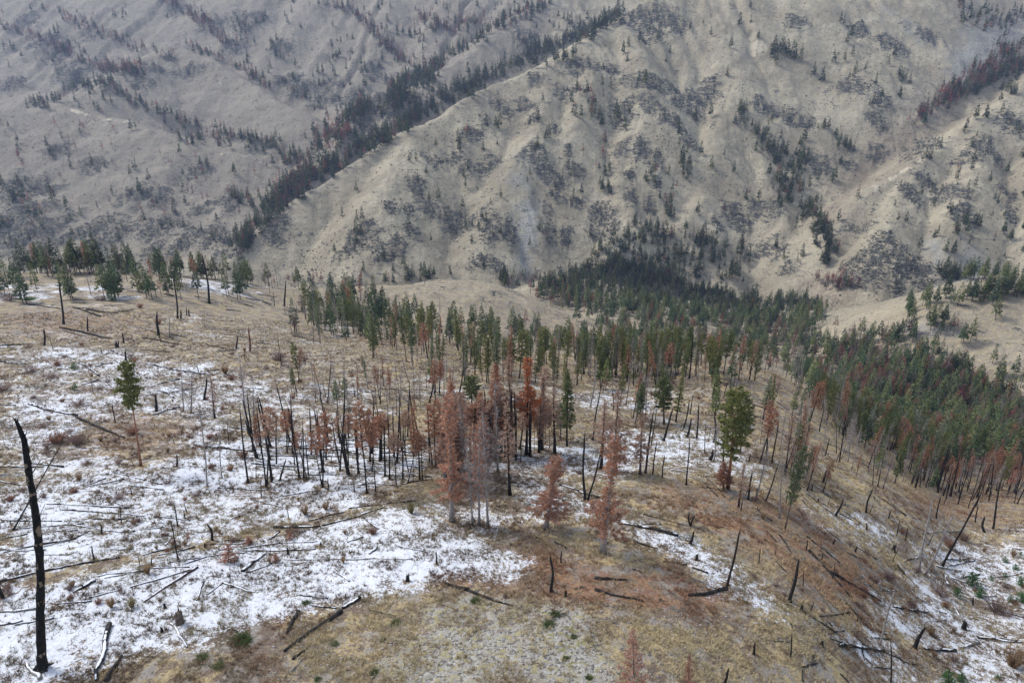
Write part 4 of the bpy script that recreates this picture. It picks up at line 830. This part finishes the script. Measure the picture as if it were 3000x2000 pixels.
lc([(255,210,620,235,5),(610,235,720,260,3.5),(800,215,1000,250,4),(70,310,480,340,3.4),(500,320,760,345,3),(280,378,500,372),(500,372,690,385),(750,310,1060,335,3),(780,330,1080,345),(720,350,1000,370),(880,380,1110,385,3),(930,430,1110,400,3.4),(760,290,1090,300),(830,270,1080,285),(820,250,1060,262),(200,500,400,470),(70,515,240,560,3,'g'),(0,455,160,460),(400,640,600,590,3),(630,568,1010,525,3.6),(480,665,700,610,4),(700,605,840,562,4),(705,612,800,685,3.6),(200,675,470,670,5.5),(180,745,235,700,4),(0,800,240,765,3.5),(0,805,440,800,3.5),(15,925,155,825,5),(40,935,175,890,3),(240,765,450,755),(260,862,780,855,2.4,'g'),(620,760,715,730,3.4),(780,855,1000,855,2,'g'),(745,828,790,800,6),(545,925,635,985,3.5),(915,787,1060,810,3),(260,1390,590,1160,8.5),(590,1140,700,1085,8),(270,1290,340,1160,8),(310,1435,400,1370,5),(350,1065,510,1082,3),(400,1120,560,1140,2.5),(750,1150,900,1185,2.6),(1180,1000,1320,1040,7),(1320,1040,1568,1130,6)],548.8,940.8,.4)
lc([(190,415,350,440,3),(470,430,700,510,5),(820,655,1150,725,7.5),(950,602,1190,665,3),(940,655,1050,660,3.5),(440,760,510,800,4),(330,730,370,745,3),(670,970,860,980,6.5),(670,1040,950,1098,6),(1210,1070,1430,1030,8),(1230,905,1320,940,4),(1240,965,1370,1030,3,'g'),(230,295,340,295,3,'g'),(1110,345,1200,355,3),(1260,375,1400,400,3.4),(1060,870,1200,890,3),(910,760,1030,800,4),(530,150,700,240,3,'g'),(520,200,640,160,3,'g')],1097.6,940.8,.4)
lc([(320,730,510,880,3.5),(330,810,575,1080,5),(450,930,745,1100,6),(545,1110,690,1270,4),(390,1190,560,1165,3),(500,1350,770,1385,7),(770,1390,960,1470,3),(810,865,880,945,5),(880,940,965,1025,5,'g'),(880,870,990,830),(1000,712,1200,700,3,'g'),(1110,945,1130,1005,4,'g'),(1150,965,1240,995,3.4,'g'),(1120,860,1250,855,3),(1280,1068,1410,1072,3.5,'g'),(1150,1110,1220,1250,4,'g'),(1200,1370,1300,1335,6,'g'),(1300,1310,1560,1335,4.5),(1000,1378,1170,1382,6),(1400,960,1560,938,3,'g'),(200,1120,490,1285,4),(330,490,470,600,3),(730,500,890,610,3),(820,1130,1020,1165,4),(740,1040,830,1040,3),(940,1070,1010,1110,4,'g'),(130,1330,220,1335,3),(300,1480,380,1455,4)],1724.8,940.8,.4)
lc([(470,450,690,520,3),(570,465,780,490,3),(180,430,400,460,2.4),(395,585,770,665,4),(730,735,880,790,2.6),(940,650,1170,695,3),(930,730,1110,745,2.4),(400,760,500,790),(500,810,650,900,3.4),(0,805,170,825,3),(960,820,1170,865,3),(1010,830,1160,860),(1170,865,1400,890),(630,835,740,810),(1350,870,1440,860),(540,960,650,925,3),(1035,955,1180,920,3),(1030,995,1140,1045,3),(1160,1005,1340,965,2),(1010,1155,1180,1100,4,'g'),(190,1085,510,1160,5),(500,1170,820,1305,4.5),(0,1085,100,1095),(1120,620,1230,650),(1500,1235,1630,1250,4,'g'),(1270,1350,1670,1390,3.4),(0,700,200,690),(1920,640,2090,670),(1350,690,1470,720),(1680,685,1760,690),(1600,430,1660,445),(1070,360,1140,375),(1280,875,1410,895)],0,548.8,.35)
rl=random.Random(9)
for (poly,n,ang,sp,Lr) in [([(600,1000),(980,1010),(990,1090),(880,1120),(620,1090)],46,.05,.10,(40,130)),([(0,1180),(600,1180),(560,1290),(0,1300)],18,-.08,.12,(30,110)),([(0,760),(640,770),(820,900),(300,900),(0,860)],26,.22,.2,(20,70)),([(1500,1080),(1900,1120),(2050,1250),(1900,1360),(1700,1260)],26,.55,.2,(25,80)),([(700,880),(1000,850),(1100,950),(820,980)],26,.15,.25,(20,70)),([(1300,870),(1750,880),(1900,1000),(1500,1000)],26,.3,.3,(15,50)),([(2060,1220),(2352,1230),(2352,1500),(2140,1480)],18,.1,.5,(20,70)),([(0,650),(560,650),(700,720),(200,730)],20,.12,.15,(15,50)),([(1600,870),(1800,900),(2050,1100),(1900,1080)],14,.6,.2,(20,50)),([(1800,1380),(2050,1440),(2050,1568),(1800,1568)],12,.5,.5,(15,50))]:
    for (u,v) in scatter_poly(poly,n,rl):
        a=ang+rl.gauss(0,sp); L=rl.uniform(*Lr)*.5; LOGS.append((u-L*math.cos(a),v-L*math.sin(a),u+L*math.cos(a),v+L*math.sin(a),rl.uniform(1.5,3.0)*(.7 if v<900 else 1),'k' if rl.random()<.75 else 'g'))
def snow_at(x,y):
    a=(math.atan2(x,y)-AZ[0])/(AZ[1]-AZ[0]); q=(math.log(math.hypot(x,y))-math.log(RR[0]))/(math.log(RR[1])-math.log(RR[0])); return snow[int(min(max(q,0),NR-1)),int(min(max(a,0),NA-1))]
LOGS.sort(key=lambda q:-math.hypot(q[2]-q[0],q[3]-q[1])*q[4]); NLOG=0; SMALL=MB()
for (u1,v1,u2,v2,tk,c) in LOGS:
    A=pick1(u1,v1); B=pick1(u2,v2)
    if math.isnan(A.x) or math.isnan(B.x): continue
    L=(B-A).length
    if L>30: B=A+(B-A)*(30/L); L=30
    if L<.4: continue
    mid=(A+B)/2; r=max(tk*.5*mid.length/FP,.09); n=max(6,int(L/1.2)); ts=np.linspace(0,1,n)
    xs=A.x+(B.x-A.x)*ts; ys=A.y+(B.y-A.y)*ts; gz=PK.z(xs,ys); lin=gz[0]+(gz[-1]-gz[0])*ts
    zz=.55*lin+.45*gz+max(0,float(np.max(gz-(.55*lin+.45*gz)))*.6)+r*.62
    wob=rng.normal(size=n)*.12*r*3; dx,dy=(B.y-A.y)/L,-(B.x-A.x)/L
    cur=np.sin(ts*math.pi)*rng.normal()*L*.012
    P=np.stack([xs+dx*(wob+cur)-mid.x,ys+dy*(wob+cur)-mid.y,zz-mid.z],1)
    flip=rng.random()<.5; rad=np.linspace(r*1.15,r*.6,n); rad=rad[::-1] if flip else rad
    s_=snow_at(mid.x,mid.y); tint=.40+.12*(s_-.45)*2 if s_>.3 else .15
    mb=MB(); mb.tube(P,rad,7,rough=.13,C=np.array([tint]*3))
    t2=MB()
    if L>4 :
        for k in range(rng.integers(1,6)):
            i=rng.integers(1,n-1); a=rng.uniform(.2,2.9); d=np.array([dx*math.cos(a),dy*math.cos(a),abs(math.sin(a))]); l=rng.uniform(.3,1.1)
            t2.tube([P[i],P[i]+d*l],[r*.28,.012],4,C=np.array([tint]*3))
    NLOG+=1
    if NLOG>295:
        SMALL.tube(P+np.array([mid.x,mid.y,mid.z]),rad,6,rough=.13,C=np.array([tint]*3)); continue
    mat=M['log'] if c=='k' else (M['log_red'] if c=='r' else M['log_grey'])
    me=mb.mesh('fallen_log',mat,True)
    if t2.n:
        o=bpy.data.objects.new('fallen_log',None); COL.objects.link(o); link('trunk',me,o); link('branch_stubs',t2.mesh('branch_stubs',mat),o)
    else: o=link('fallen_log',me)
    o.location=mid
    sl='long ' if L>11 else ('short ' if L<4 else ''); sn_='snow-dusted ' if s_>.5 else ''
    reg(o,'log',sl+sn_+{'k':'charred','g':'grey','r':'reddish'}[c],'fallen log','fallen burnt logs',(u1+u2)/2,(v1+v2)/2)
so_=link('small_fallen_stems',SMALL.mesh('small_fallen_stems',M['log'],True)); so_['kind']='stuff'; so_['label']='smallest charred stems and sticks strewn over the burnt slopes'; so_['category']='fallen stems'
# ---- shrubs, saplings, stumps -----------------------------------------------------------
def shrub_mesh(mat,n=70,R=1.0,H=1.3,spread=.8,leaf=0):
    m=MB(); a=rng.random(n)*6.283; t=rng.random(n)**.6*spread
    base=np.stack([np.cos(a)*.18*R*rng.random(n),np.sin(a)*.18*R*rng.random(n),np.zeros(n)-.05],1)
    d=np.stack([np.cos(a)*np.sin(t)*R,np.sin(a)*np.sin(t)*R,np.cos(t)*H],1)*(.65+.5*rng.random((n,1)))
    for s in (0,):
        ww=np.cross(d,unit(n)); ww/=np.linalg.norm(ww,axis=1)[:,None]; m.tris(base,d,ww*.022,.5*(.8+.5*rng.random((n,1)))*np.ones((1,3)))
    k=5; q=.35+.6*rng.random(n*k); bb=np.repeat(base,k,0)+np.repeat(d,k,0)*q[:,None]; dd=(np.repeat(d,k,0)*.35+unit(n*k)*.32*R)*(.5+.7*rng.random((n*k,1)))
    ww=np.cross(dd,unit(n*k)); ww/=np.linalg.norm(ww,axis=1)[:,None]; m.tris(bb,dd,ww*.014,.5*(.8+.5*rng.random((n*k,1)))*np.ones((1,3)))
    if leaf:
        q=.3+.7*rng.random(n*leaf); bb=np.repeat(base,leaf,0)+np.repeat(d,leaf,0)*q[:,None]+rng.normal(size=(n*leaf,3))*.08; dd=unit(n*leaf)*.16
        ww=np.cross(dd,unit(n*leaf)); ww/=np.linalg.norm(ww,axis=1)[:,None]; m.tris(bb,dd,ww*.05,.5*(.7+.6*rng.random((n*leaf,1)))*np.ones((1,3)))
    return m.mesh('shrub',mat)
SHR={'grey':shrub_mesh(M['twig_brown'],90,1.2,1.0,1.2),'tan':shrub_mesh(M['twig_tan'],110,.8,1.3,.75),'olive':shrub_mesh(M['twig_olive'],110,.8,1.5,.6),'rust':shrub_mesh(M['twig_red'],80,.9,1.0,1.0,4),'green':shrub_mesh(M['leaf'],80,1.2,.45,1.35,9),'brown':shrub_mesh(M['twig_brown'],100,1.1,1.2,1.0)}
SHL=[('tan',340,1317,17),('olive',304,1394,20),('tan',256,1394,17),('rust',576,1247,10),('tan',497,1218,11),('tan',701,1182,20),('tan',749,1170,17),('olive',945,1178,24),('rust',857,1226,15),('brown',665,1226,13),('tan',686,1150,8),('green',552,1472,27),('green',464,1510,15),('green',501,1530,15),('green',1093,1380,15),('green',909,1432,15),('green',1275,1410,13),('green',1262,1436,17),('green',1318,1462,10),('green',1353,1556,10),('green',1300,1512,9),('green',768,1478,10),('green',880,1470,8),('green',860,1545,12),('green',730,1560,10),('green',1712,1384,8),('green',704,1385,13),
 ('grey',2293,1408,30),('brown',2041,1332,20),('grey',2008,1335,17),('grey',1965,1458,16),('tan',2137,1458,18),('grey',2157,1366,22),('tan',2325,1530,40),('grey',73,855,16),('grey',119,867,13),('rust',133,840,13),('grey',7,897,22),('grey',182,930,18),('rust',309,832,10),('grey',207,841,10),('tan',518,858,17),('rust',532,872,12),('rust',322,707,10),('rust',364,744,12),('grey',232,690,16),('brown',640,828,22),('rust',133,1015,28),('brown',178,1020,22),('rust',308,996,18),('grey',150,820,9),('rust',170,1130,14),('tan',183,1103,12),('rust',25,1150,13),('brown',55,1130,9),('rust',400,1250,12),('grey',385,1110,12),('grey',275,1145,14),('rust',560,1050,18),('rust',530,1080,12),('rust',484,1075,10),('brown',1160,1372,9),('rust',2078,1400,10),('rust',1983,1370,14),('brown',2213,1240,16),('rust',2180,1255,16),('tan',2190,1450,10),('grey',20,690,16),('green',68,688,12),('green',42,688,9),('brown',700,830,12),('rust',425,1148,9),('brown',290,1240,10),('tan',505,1225,8),('brown',2310,1350,10),('brown',1810,1010,12),('rust',1985,1290,10),('brown',1330,1088,14)]
for (poly,n) in [([(0,780),(560,800),(860,930),(560,1060),(0,1100)],60),([(0,1120),(700,1120),(900,1280),(400,1400),(0,1380)],42),([(1500,1100),(2000,1150),(2100,1400),(1800,1400)],28),([(700,820),(1700,850),(1700,1000),(900,960)],44),([(2050,1220),(2352,1220),(2352,1560),(2100,1500)],26)]:
    for (u,v) in scatter_poly(poly,n,rl): SHL.append((rl.choice(['grey','brown','rust','tan','grey']),u,v,rl.uniform(5,13)*(.75 if v<950 else 1)))
for (k,u,v,wpx) in SHL:
    B=pick1(u,v)
    if math.isnan(B.x): continue
    s=wpx*B.length/FP*.85; o=link('leafy_plant' if k=='green' else 'bare_shrub',SHR[k]); o.location=B; o.rotation_euler=(0,0,rl.random()*6.28); o.scale=(s,s,s*rl.uniform(.8,1.25))
    nm={'grey':'grey twiggy','tan':'tan upright','olive':'olive upright','rust':'rust-coloured','green':'low green','brown':'brown bushy'}[k]
    reg(o,'plant' if k=='green' else 'shrub',('large ' if wpx>19 else 'small ' if wpx<9 else '')+nm,'green plant' if k=='green' else 'shrub','low green plants' if k=='green' else 'leafless shrubs',u,v)
def sapling(mat,nb=34,dens=16):
    t,b,f=make_conifer(H=3,cb=.06,rad=.8,nb=nb,dens=dens,tl=.22,tw=.035,prof='cone',leafk=6,r0=.05,droop=.1,up=.4); return [('stem',t.mesh('stem',M['brown'],True)),('branches',b.mesh('branches',M['brown'])),('needles',f.mesh('needles',mat))]
SAP=proto('pine_sapling',sapling(M['sap'])); SAPR=proto('burnt_sapling',sapling(M['pink']))
for (u,v,hp,red) in [(2199,1370,24,0),(2235,1345,34,0),(2253,1372,26,0),(2309,1291,15,0),(2333,1308,15,0),(2346,1345,24,0),(2322,1382,18,0),(2244,1308,10,0),(2277,1332,12,0),(2209,1565,24,0),(2178,1570,34,0),(2347,1382,26,0),(2310,1325,12,0),(2292,1560,14,0),(170,849,20,0),(172,896,18,0),(524,1290,44,1),(570,1250,22,1),(665,1238,20,1),(2345,1275,10,0),(256,692,22,0),(249,686,14,0),(60,690,14,0),(1519,1008,9,0),(1545,1006,9,0),(1560,1005,8,0),(432,1235,14,1),(632,1290,22,1)]:
    B=pick1(u,v); Tp=axis_to(B,u,v-hp); h=(Tp-B).length; o=stand(SAPR if red else SAP,B,Tp,3.0,h/3*1.7)
    reg(o,'sapling','small red' if red else ('bushy green' if hp>20 else 'tiny green'),'sapling','young conifers',u,v)
def stump_mesh():
    m=MB(); P=np.array([[0,0,-.2],[.02,0,.2],[.05,0,.6],[.08,.02,1.0]]); m.tube(P,[.42,.30,.25,.24],9,rough=.12)
    for k in range(5): a=k*1.26; m.tube([[math.cos(a)*.18+.08,math.sin(a)*.18,.9],[math.cos(a)*.2+.08,math.sin(a)*.2,1.1+.22*(k%3)]],[.09,.01],4)
    return m.mesh('tree_stump',M['brown'],True)
STM=stump_mesh(); ST2=stump_mesh(); ST2.materials[0]=M['char']
for (u,v,hp,k) in [(414,1430,26,0),(379,1395,9,1),(372,1450,9,1),(1299,1368,10,1),(936,1334,14,1),(1840,1400,10,1),(1888,1482,10,1),(2052,1265,12,1),(1600,1285,12,1),(190,1350,6,1),(2214,1444,14,1)]:
    B=pick1(u,v); s=hp*B.length/FP; o=link('tree_stump',STM if k==0 else ST2); o.location=B; o.scale=(s,s,s); o.rotation_euler=(0,0,u)
    reg(o,'stump','splintered brown' if k==0 else 'small black','tree stump','burnt stumps',u,v)
# ---- ground cover: tufts of dead grass and litter that poke through the snow -------------
def tufts(n,rmin,rmax,mat,name,label,which,hs=(.20,.55),ww_=.032,seed=1,blades=6):
    r_=np.random.default_rng(seed); a=r_.uniform(-.86,.86,n); r=rmin*np.exp(r_.random(n)*math.log(rmax/rmin)); x=r*np.sin(a); y=r*np.cos(a)
    ia=((a-AZ[0])/(AZ[1]-AZ[0])).astype(int); iq=((np.log(r)-math.log(RR[0]))/(math.log(RR[1])-math.log(RR[0]))).astype(int)
    s=snow[iq,ia]; g=grav[iq,ia]; ru=rust[iq,ia]; clump=vnoise(x/2.3,y/2.3,33)*.6+vnoise(x/.9,y/.9,34)*.4
    keep=which(s,g,ru,clump,r_.random(n)); x,y,r,s,ru=x[keep],y[keep],r[keep],s[keep],ru[keep]; n=len(x); z=PK.z(x,y)
    k=blades; b=np.repeat(np.stack([x,y,z-.03],1),k,0); m=len(b); b[:,:2]+=r_.normal(size=(m,2))*.07*np.repeat((r/90)**.6,k)[:,None]
    d=unit(m); d[:,2]=np.abs(d[:,2])*.8+.45; d*= (r_.uniform(hs[0],hs[1],m)*np.repeat((r/90)**.35,k))[:,None]
    w2=np.cross(d,unit(m)); w2/=np.linalg.norm(w2,axis=1)[:,None]; w2*=(ww_*np.repeat((r/90)**.7,k))[:,None]
    nz=vnoise(x/7,y/7,55); cA=np.array([.56,.46,.28]); cB=np.array([.24,.165,.105]); cR=np.array([.30,.13,.075])
    t=np.clip(nz*1.6-.3+r_.normal(size=n)*.25,0,1)[:,None]; c=cA*t+cB*(1-t); kr=(ru*(.4+.6*r_.random(n)))[:,None]; c=c*(1-kr)+cR*kr; c=c*(1-.4*np.clip(s,0,1)[:,None]); c=np.repeat(c,k,0)*(.7+.6*r_.random((m,1)))
    mb=MB(); mb.tris(b,d,w2,c); o=link(name,mb.mesh(name,mat)); o['kind']='stuff'; o['label']=label; o['category']='grass'; return o
N=NT('dead_grass_blades'); at=N.n('Attribute',attribute_name='tint'); N.l(at.outputs['Color'],N.b.inputs['Base Color']); GRM=N.m
def litter():
    r_=np.random.default_rng(12); n=9000; a=r_.uniform(-.84,.84,n); r=45*np.exp(r_.random(n)*math.log(4.2)); x=r*np.sin(a); y=r*np.cos(a); z=PK.z(x,y)
    d=unit(n); d[:,2]=d[:,2]*.12+.05; d*=(r_.uniform(.3,1.3,n))[:,None]; w2=np.cross(d,np.array([0,0,1.])); w2/=np.linalg.norm(w2,axis=1)[:,None]; w2*=(.022*(r/80)**.6)[:,None]
    mb=MB(); mb.tris(np.stack([x,y,z+.04],1),d,w2,np.repeat(np.array([[.05,.045,.04]]),n,0)*(.6+2.4*r_.random((n,1))**3)); o=link('twig_litter',mb.mesh('twig_litter',GRM)); o['kind']='stuff'; o['label']='fine dark twigs and broken sticks littering the burnt ground'; o['category']='twigs'
litter()
def far_brush():
    r_=np.random.default_rng(31); n=60000; a=r_.uniform(-.80,.80,n); r=820*np.exp(r_.random(n)*math.log(2.9)); x=r*np.sin(a); y=r*np.cos(a)
    ia=((a-AZ[0])/(AZ[1]-AZ[0])).astype(int); iq=((np.log(r)-math.log(RR[0]))/(math.log(RR[1])-math.log(RR[0]))).astype(int)
    cl=fbm(x/55,y/55,4,88,.6)+rock[iq,ia]*.9; keep=(cl>.30+r_.random(n)*.6)|(r_.random(n)<.035); x,y,r=x[keep],y[keep],r[keep]; n=len(x); z=PK.z(x,y); k=9
    sz=np.repeat(r_.uniform(.7,2.0,n),k); b=np.repeat(np.stack([x,y,z],1),k,0); d=unit(n*k); d[:,2]=np.abs(d[:,2])*.8+.15; d*=sz[:,None]; w2=np.cross(d,unit(n*k)); w2/=np.linalg.norm(w2,axis=1)[:,None]; w2*=(sz*.38)[:,None]
    pal=np.array([[.055,.065,.042],[.075,.07,.055],[.10,.085,.065],[.05,.06,.05]]); c=np.repeat(pal[r_.integers(4,size=n)],k,0)*(.7+.7*r_.random((n*k,1)))
    mb=MB(); mb.tris(b+d*.05,d,w2,c); o=link('mountain_brush',mb.mesh('mountain_brush',GRM)); o['kind']='stuff'; o['label']='low dark bushes dotted over the far slopes and around their outcrops'; o['category']='brush'
far_brush()
tufts(260000,42,330,GRM,'dry_grass','dry straw and rust coloured grass tufts covering the hillside and poking through the snow',lambda s,g,ru,c,q: (q<np.clip(1.25*(c-.30)*2.4,0,1)*(1-.35*np.clip(s,0,1))*(1-.75*g)),seed=4)
tufts(11000,42,150,GRM,'grass_tussocks','larger pale straw tussocks standing up from the bare ridge and slopes',lambda s,g,ru,c,q: (c>.45)&(q<1-.6*s),hs=(.35,.85),ww_=.04,seed=14,blades=16)
def stones():
    r_=np.random.default_rng(8); mb=MB(); pts=scatter_poly([(860,1440),(1150,1385),(1420,1400),(1700,1400),(1500,1640),(560,1640),(620,1480)],2200,rl)
    ico=np.array([[0,0,1],[.9,0,.3],[.28,.85,.3],[-.72,.53,.3],[-.72,-.53,.3],[.28,-.85,.3],[0,0,-.6]])
    F=np.array([[0,1,2],[0,2,3],[0,3,4],[0,4,5],[0,5,1],[6,2,1],[6,3,2],[6,4,3],[6,5,4],[6,1,5]])
    us=np.array(pts); x,y,z=PK.pick(us[:,0],us[:,1])
    for i in range(len(x)):
        s=.045+.15*r_.random()**3; V=ico*(1+r_.normal(size=(7,3))*.2)*s*np.array([1.3,1,.7]); mb.add(V+np.array([x[i],y[i],z[i]]),T=F,C=np.array([.34,.31,.28])*(.6+.7*r_.random()))
    o=link('loose_stones',mb.mesh('loose_stones',GRM)); o['kind']='stuff'; o['label']='small grey stones strewn over the bare ridge top at the bottom of the picture'; o['category']='stones'
stones()
# ---- melted-out litter rings that also paint in contact shade under every near trunk ---------------------------
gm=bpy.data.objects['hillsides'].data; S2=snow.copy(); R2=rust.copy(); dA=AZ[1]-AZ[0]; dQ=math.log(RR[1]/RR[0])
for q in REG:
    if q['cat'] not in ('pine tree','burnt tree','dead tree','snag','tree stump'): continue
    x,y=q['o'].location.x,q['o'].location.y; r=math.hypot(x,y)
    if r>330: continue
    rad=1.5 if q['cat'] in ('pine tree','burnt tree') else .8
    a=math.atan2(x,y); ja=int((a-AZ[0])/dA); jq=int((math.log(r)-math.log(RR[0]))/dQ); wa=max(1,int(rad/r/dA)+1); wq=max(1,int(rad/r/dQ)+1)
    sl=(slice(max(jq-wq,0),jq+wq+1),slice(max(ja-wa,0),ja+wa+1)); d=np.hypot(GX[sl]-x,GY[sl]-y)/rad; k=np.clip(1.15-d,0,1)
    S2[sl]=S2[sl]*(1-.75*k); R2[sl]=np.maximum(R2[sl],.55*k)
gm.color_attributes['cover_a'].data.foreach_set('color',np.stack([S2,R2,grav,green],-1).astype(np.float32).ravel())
# ---- labels -----------------------------------------------------------------------------
ZONES=[ # (u0,u1,v0,v1, phrase)
 (-99,330,0,655,'on the far-left skyline'),(330,640,0,660,'on the skyline left of the canyon mouth'),(640,900,0,690,'along the ridge edge left of the grassy knoll'),(900,1150,0,690,'on top of the grassy knoll'),(1150,1420,0,760,'down the knoll\'s right shoulder'),(1420,1700,0,760,'in the dark wood on the canyon floor'),(1700,2060,0,760,'at the right end of the canyon wood'),(2060,9999,0,720,'along the crest of the small right-hand hill'),
 (-99,250,655,700,'just below the far-left skyline'),(250,640,655,720,'just below the left skyline'),
 (-99,330,700,790,'on the straw slope at far left'),(330,640,720,800,'on the straw slope left of the mid wood'),(640,860,690,760,'at the upper left of the mid wood'),(860,1150,690,760,'below the crest of the grassy knoll'),
 (640,860,760,850,'at the lower left of the mid wood'),(860,1010,760,850,'in the middle of the mid wood'),(1010,1150,760,850,'in the mid wood above the red grove'),(1150,1300,760,850,'right of centre in the mid wood'),(1300,1420,760,850,'at the right end of the mid wood'),(1420,1600,760,850,'above the bare spur right of centre'),(1600,1800,760,850,'behind the crest of the right-hand spur'),(1800,1960,760,870,'in the valley wood beyond the spur'),(1960,2120,720,870,'in the valley wood below the small right-hand hill'),(2120,2240,720,870,'in the draw of the small right-hand hill'),(2240,9999,720,870,'on the face of the right-hand hill at the picture edge'),
 (-99,250,790,900,'on the patchy snow at far left'),(250,560,800,960,'around the lone orange-trunked pine'),(-99,250,900,1110,'on the brown slope at far left'),(250,560,960,1110,'below the lone orange-trunked pine'),
 (560,760,850,960,'above the left half of the black-stem thicket'),(760,960,850,960,'above the right half of the black-stem thicket'),(960,1180,850,960,'right behind the red grove'),(1180,1400,850,960,'behind the right side of the red grove'),(1400,1600,850,960,'on the bare flat right of the grove'),(1600,1800,850,960,'on the crest of the right-hand spur'),
 (1800,1960,870,960,'on the far flank of the right-hand spur'),(1960,2120,870,960,'in the middle of the valley wood at right'),(2120,2240,870,960,'at the near edge of the hill\'s draw'),(2240,9999,870,960,'in the valley wood at the right picture edge'),
 (560,700,960,1130,'in the left part of the black-stem thicket'),(700,850,960,1130,'in the middle of the black-stem thicket'),(850,1010,960,1140,'in the right part of the black-stem thicket'),(1010,1160,960,1130,'in the left half of the red grove'),(1160,1300,960,1130,'in the right half of the red grove'),(1300,1500,960,1130,'on the saddle right of the red grove'),(1500,1620,960,1130,'on the snow patch behind the saddle'),(1620,1800,960,1130,'around the tall layered pine'),(1800,1960,960,1060,'on the upper right hillside'),(1960,2120,960,1060,'at the left edge of the valley wood'),(2120,2240,960,1060,'in the upper red stand at right'),(2240,9999,960,1060,'in the upper red stand at the picture edge'),
 (1800,2040,1060,1160,'on the hillside above the snowy gully'),(2040,2200,1060,1180,'in the lower red stand'),(2200,9999,1060,1200,'in the lower red stand at the picture edge'),
 (-99,200,1110,1260,'behind the tallest charred snag'),(200,450,1110,1260,'on the left snowfield'),(450,700,1110,1260,'on the snowfield under the black-stem thicket'),(700,1000,1130,1260,'on the snow left of the red grove'),(1000,1300,1130,1260,'at the foot of the red grove'),(1300,1560,1130,1260,'below the pinkish conifer'),(1560,1800,1130,1260,'on the rusty hillside right of centre'),(1800,2040,1160,1300,'on the hillside left of the snowy gully'),(2040,9999,1180,1300,'at the head of the snowy gully'),
 (-99,200,1260,1700,'beside the tallest charred snag'),(200,450,1260,1380,'on the lower left snowfield'),(450,700,1260,1380,'on the lower middle snowfield'),(700,1000,1260,1380,'on the snow near the bare ridge top'),(1000,1300,1260,1380,'at the snow edge on the ridge top'),(1300,1560,1260,1420,'on the reddish soil of the ridge top'),(1560,1800,1260,1420,'on the right shoulder of the ridge top'),(1800,2040,1300,1420,'on the tawny slope left of the gully'),(2040,9999,1300,1420,'in the snowy gully'),
 (200,450,1380,1700,'at the lower left snow edge'),(450,700,1380,1700,'beside the red dirt track at the bottom'),(700,1000,1380,1700,'on the grassy ground at the bottom'),(1000,1560,1380,1700,'on the grey gravel at the bottom'),(1560,1800,1420,1700,'at the bottom right of the ridge top'),(1800,2040,1420,1700,'on the tawny slope at the bottom'),(2040,9999,1420,1700,'at the bottom right corner')]
ORD=['first','second','third','fourth','fifth','sixth','seventh','eighth','ninth','tenth','eleventh','twelfth','thirteenth','fourteenth','fifteenth','sixteenth','seventeenth','eighteenth','nineteenth','twentieth']
def zone(u,v):
    for (a,b,c,d,p) in ZONES:
        if a<=u<b and c<=v<d: return p
    return 'on the hillside'
groups={}
for r in REG:
    if r['label']: continue
    groups.setdefault((r['adj'],r['noun'],zone(r['u'],r['v'])),[]).append(r)
for (adj,noun,z),L in groups.items():
    L.sort(key=lambda r:r['v']); rows=[L]
    if len(L)>6: h=len(L)//2; rows=[L[:h],L[h:]]
    for ri,row in enumerate(rows):
        row.sort(key=lambda r:r['u']); pre='' if len(rows)==1 else ('upper ' if ri==0 else 'lower ')
        for i,r in enumerate(row):
            n=len(row); adj_=(pre+adj).strip()
            if n==1: p='' if len(rows)==1 else ''
            elif i==0: p='leftmost '
            elif i==n-1: p='rightmost '
            else: p=ORD[min(i,19)]+' '
            t=f"{p}{adj_} {noun} {z}" if (i in (0,n-1) or n==1) else f"{adj_} {noun}, {p}from left, {z}"
            w_=t.split()
            if len(w_)>16: t=f'{p}{adj_} {noun} {z}'
            if len(t.split())>16: t=t.replace('lower right-hand','right-hand').replace('at the picture edge','at picture edge').replace(' the ',' ',1)
            if len(t.split())>16: t=' '.join(t.replace(' the ',' ').split()[:16])
            r['label']=t
seen={}
for r in REG:
    o=r['o']; o['label']=r['label']; o['category']=r['cat']; o['group']=r['group']; seen[r['label']]=seen.get(r['label'],0)+1
print('things',len(REG),'duplicate labels',sum(1 for k in seen.values() if k>1))
# ---- haze -------------------------------------------------------------------------------
HAZE=0.00007
def haze():
    x0,x1,y0,y1=-3300,3300,-60,4000; z0=float(GZ.min())-1-1; z1=max(float(GZ.max())+25,30)
    V=[(x0,y0,z0),(x1,y0,z0),(x1,y1,z0),(x0,y1,z0),(x0,y0,z1),(x1,y0,z1),(x1,y1,z1),(x0,y1,z1)]
    F=[(0,3,2,1),(4,5,6,7),(0,1,5,4),(1,2,6,5),(2,3,7,6),(3,0,4,7)]
    m=bpy.data.meshes.new('haze'); m.from_pydata(V,[],F); mt=bpy.data.materials.new('haze_air'); mt.use_nodes=True; nt=mt.node_tree; nt.nodes.remove(nt.nodes['Principled BSDF'])
    pv=nt.nodes.new('ShaderNodeVolumePrincipled'); pv.inputs['Color'].default_value=(.54,.68,1,1); pv.inputs['Density'].default_value=HAZE; pv.inputs['Anisotropy'].default_value=.2
    nt.links.new(pv.outputs[0],nt.nodes['Material Output'].inputs['Volume']); m.materials.append(mt); o=link('haze',m); o['kind']='stuff'; o['label']='thin blue mountain haze over the canyon'
if HAZE>0: haze()
sc.cycles.volume_bounces=1; sc.cycles.max_bounces=4; sc.cycles.diffuse_bounces=2
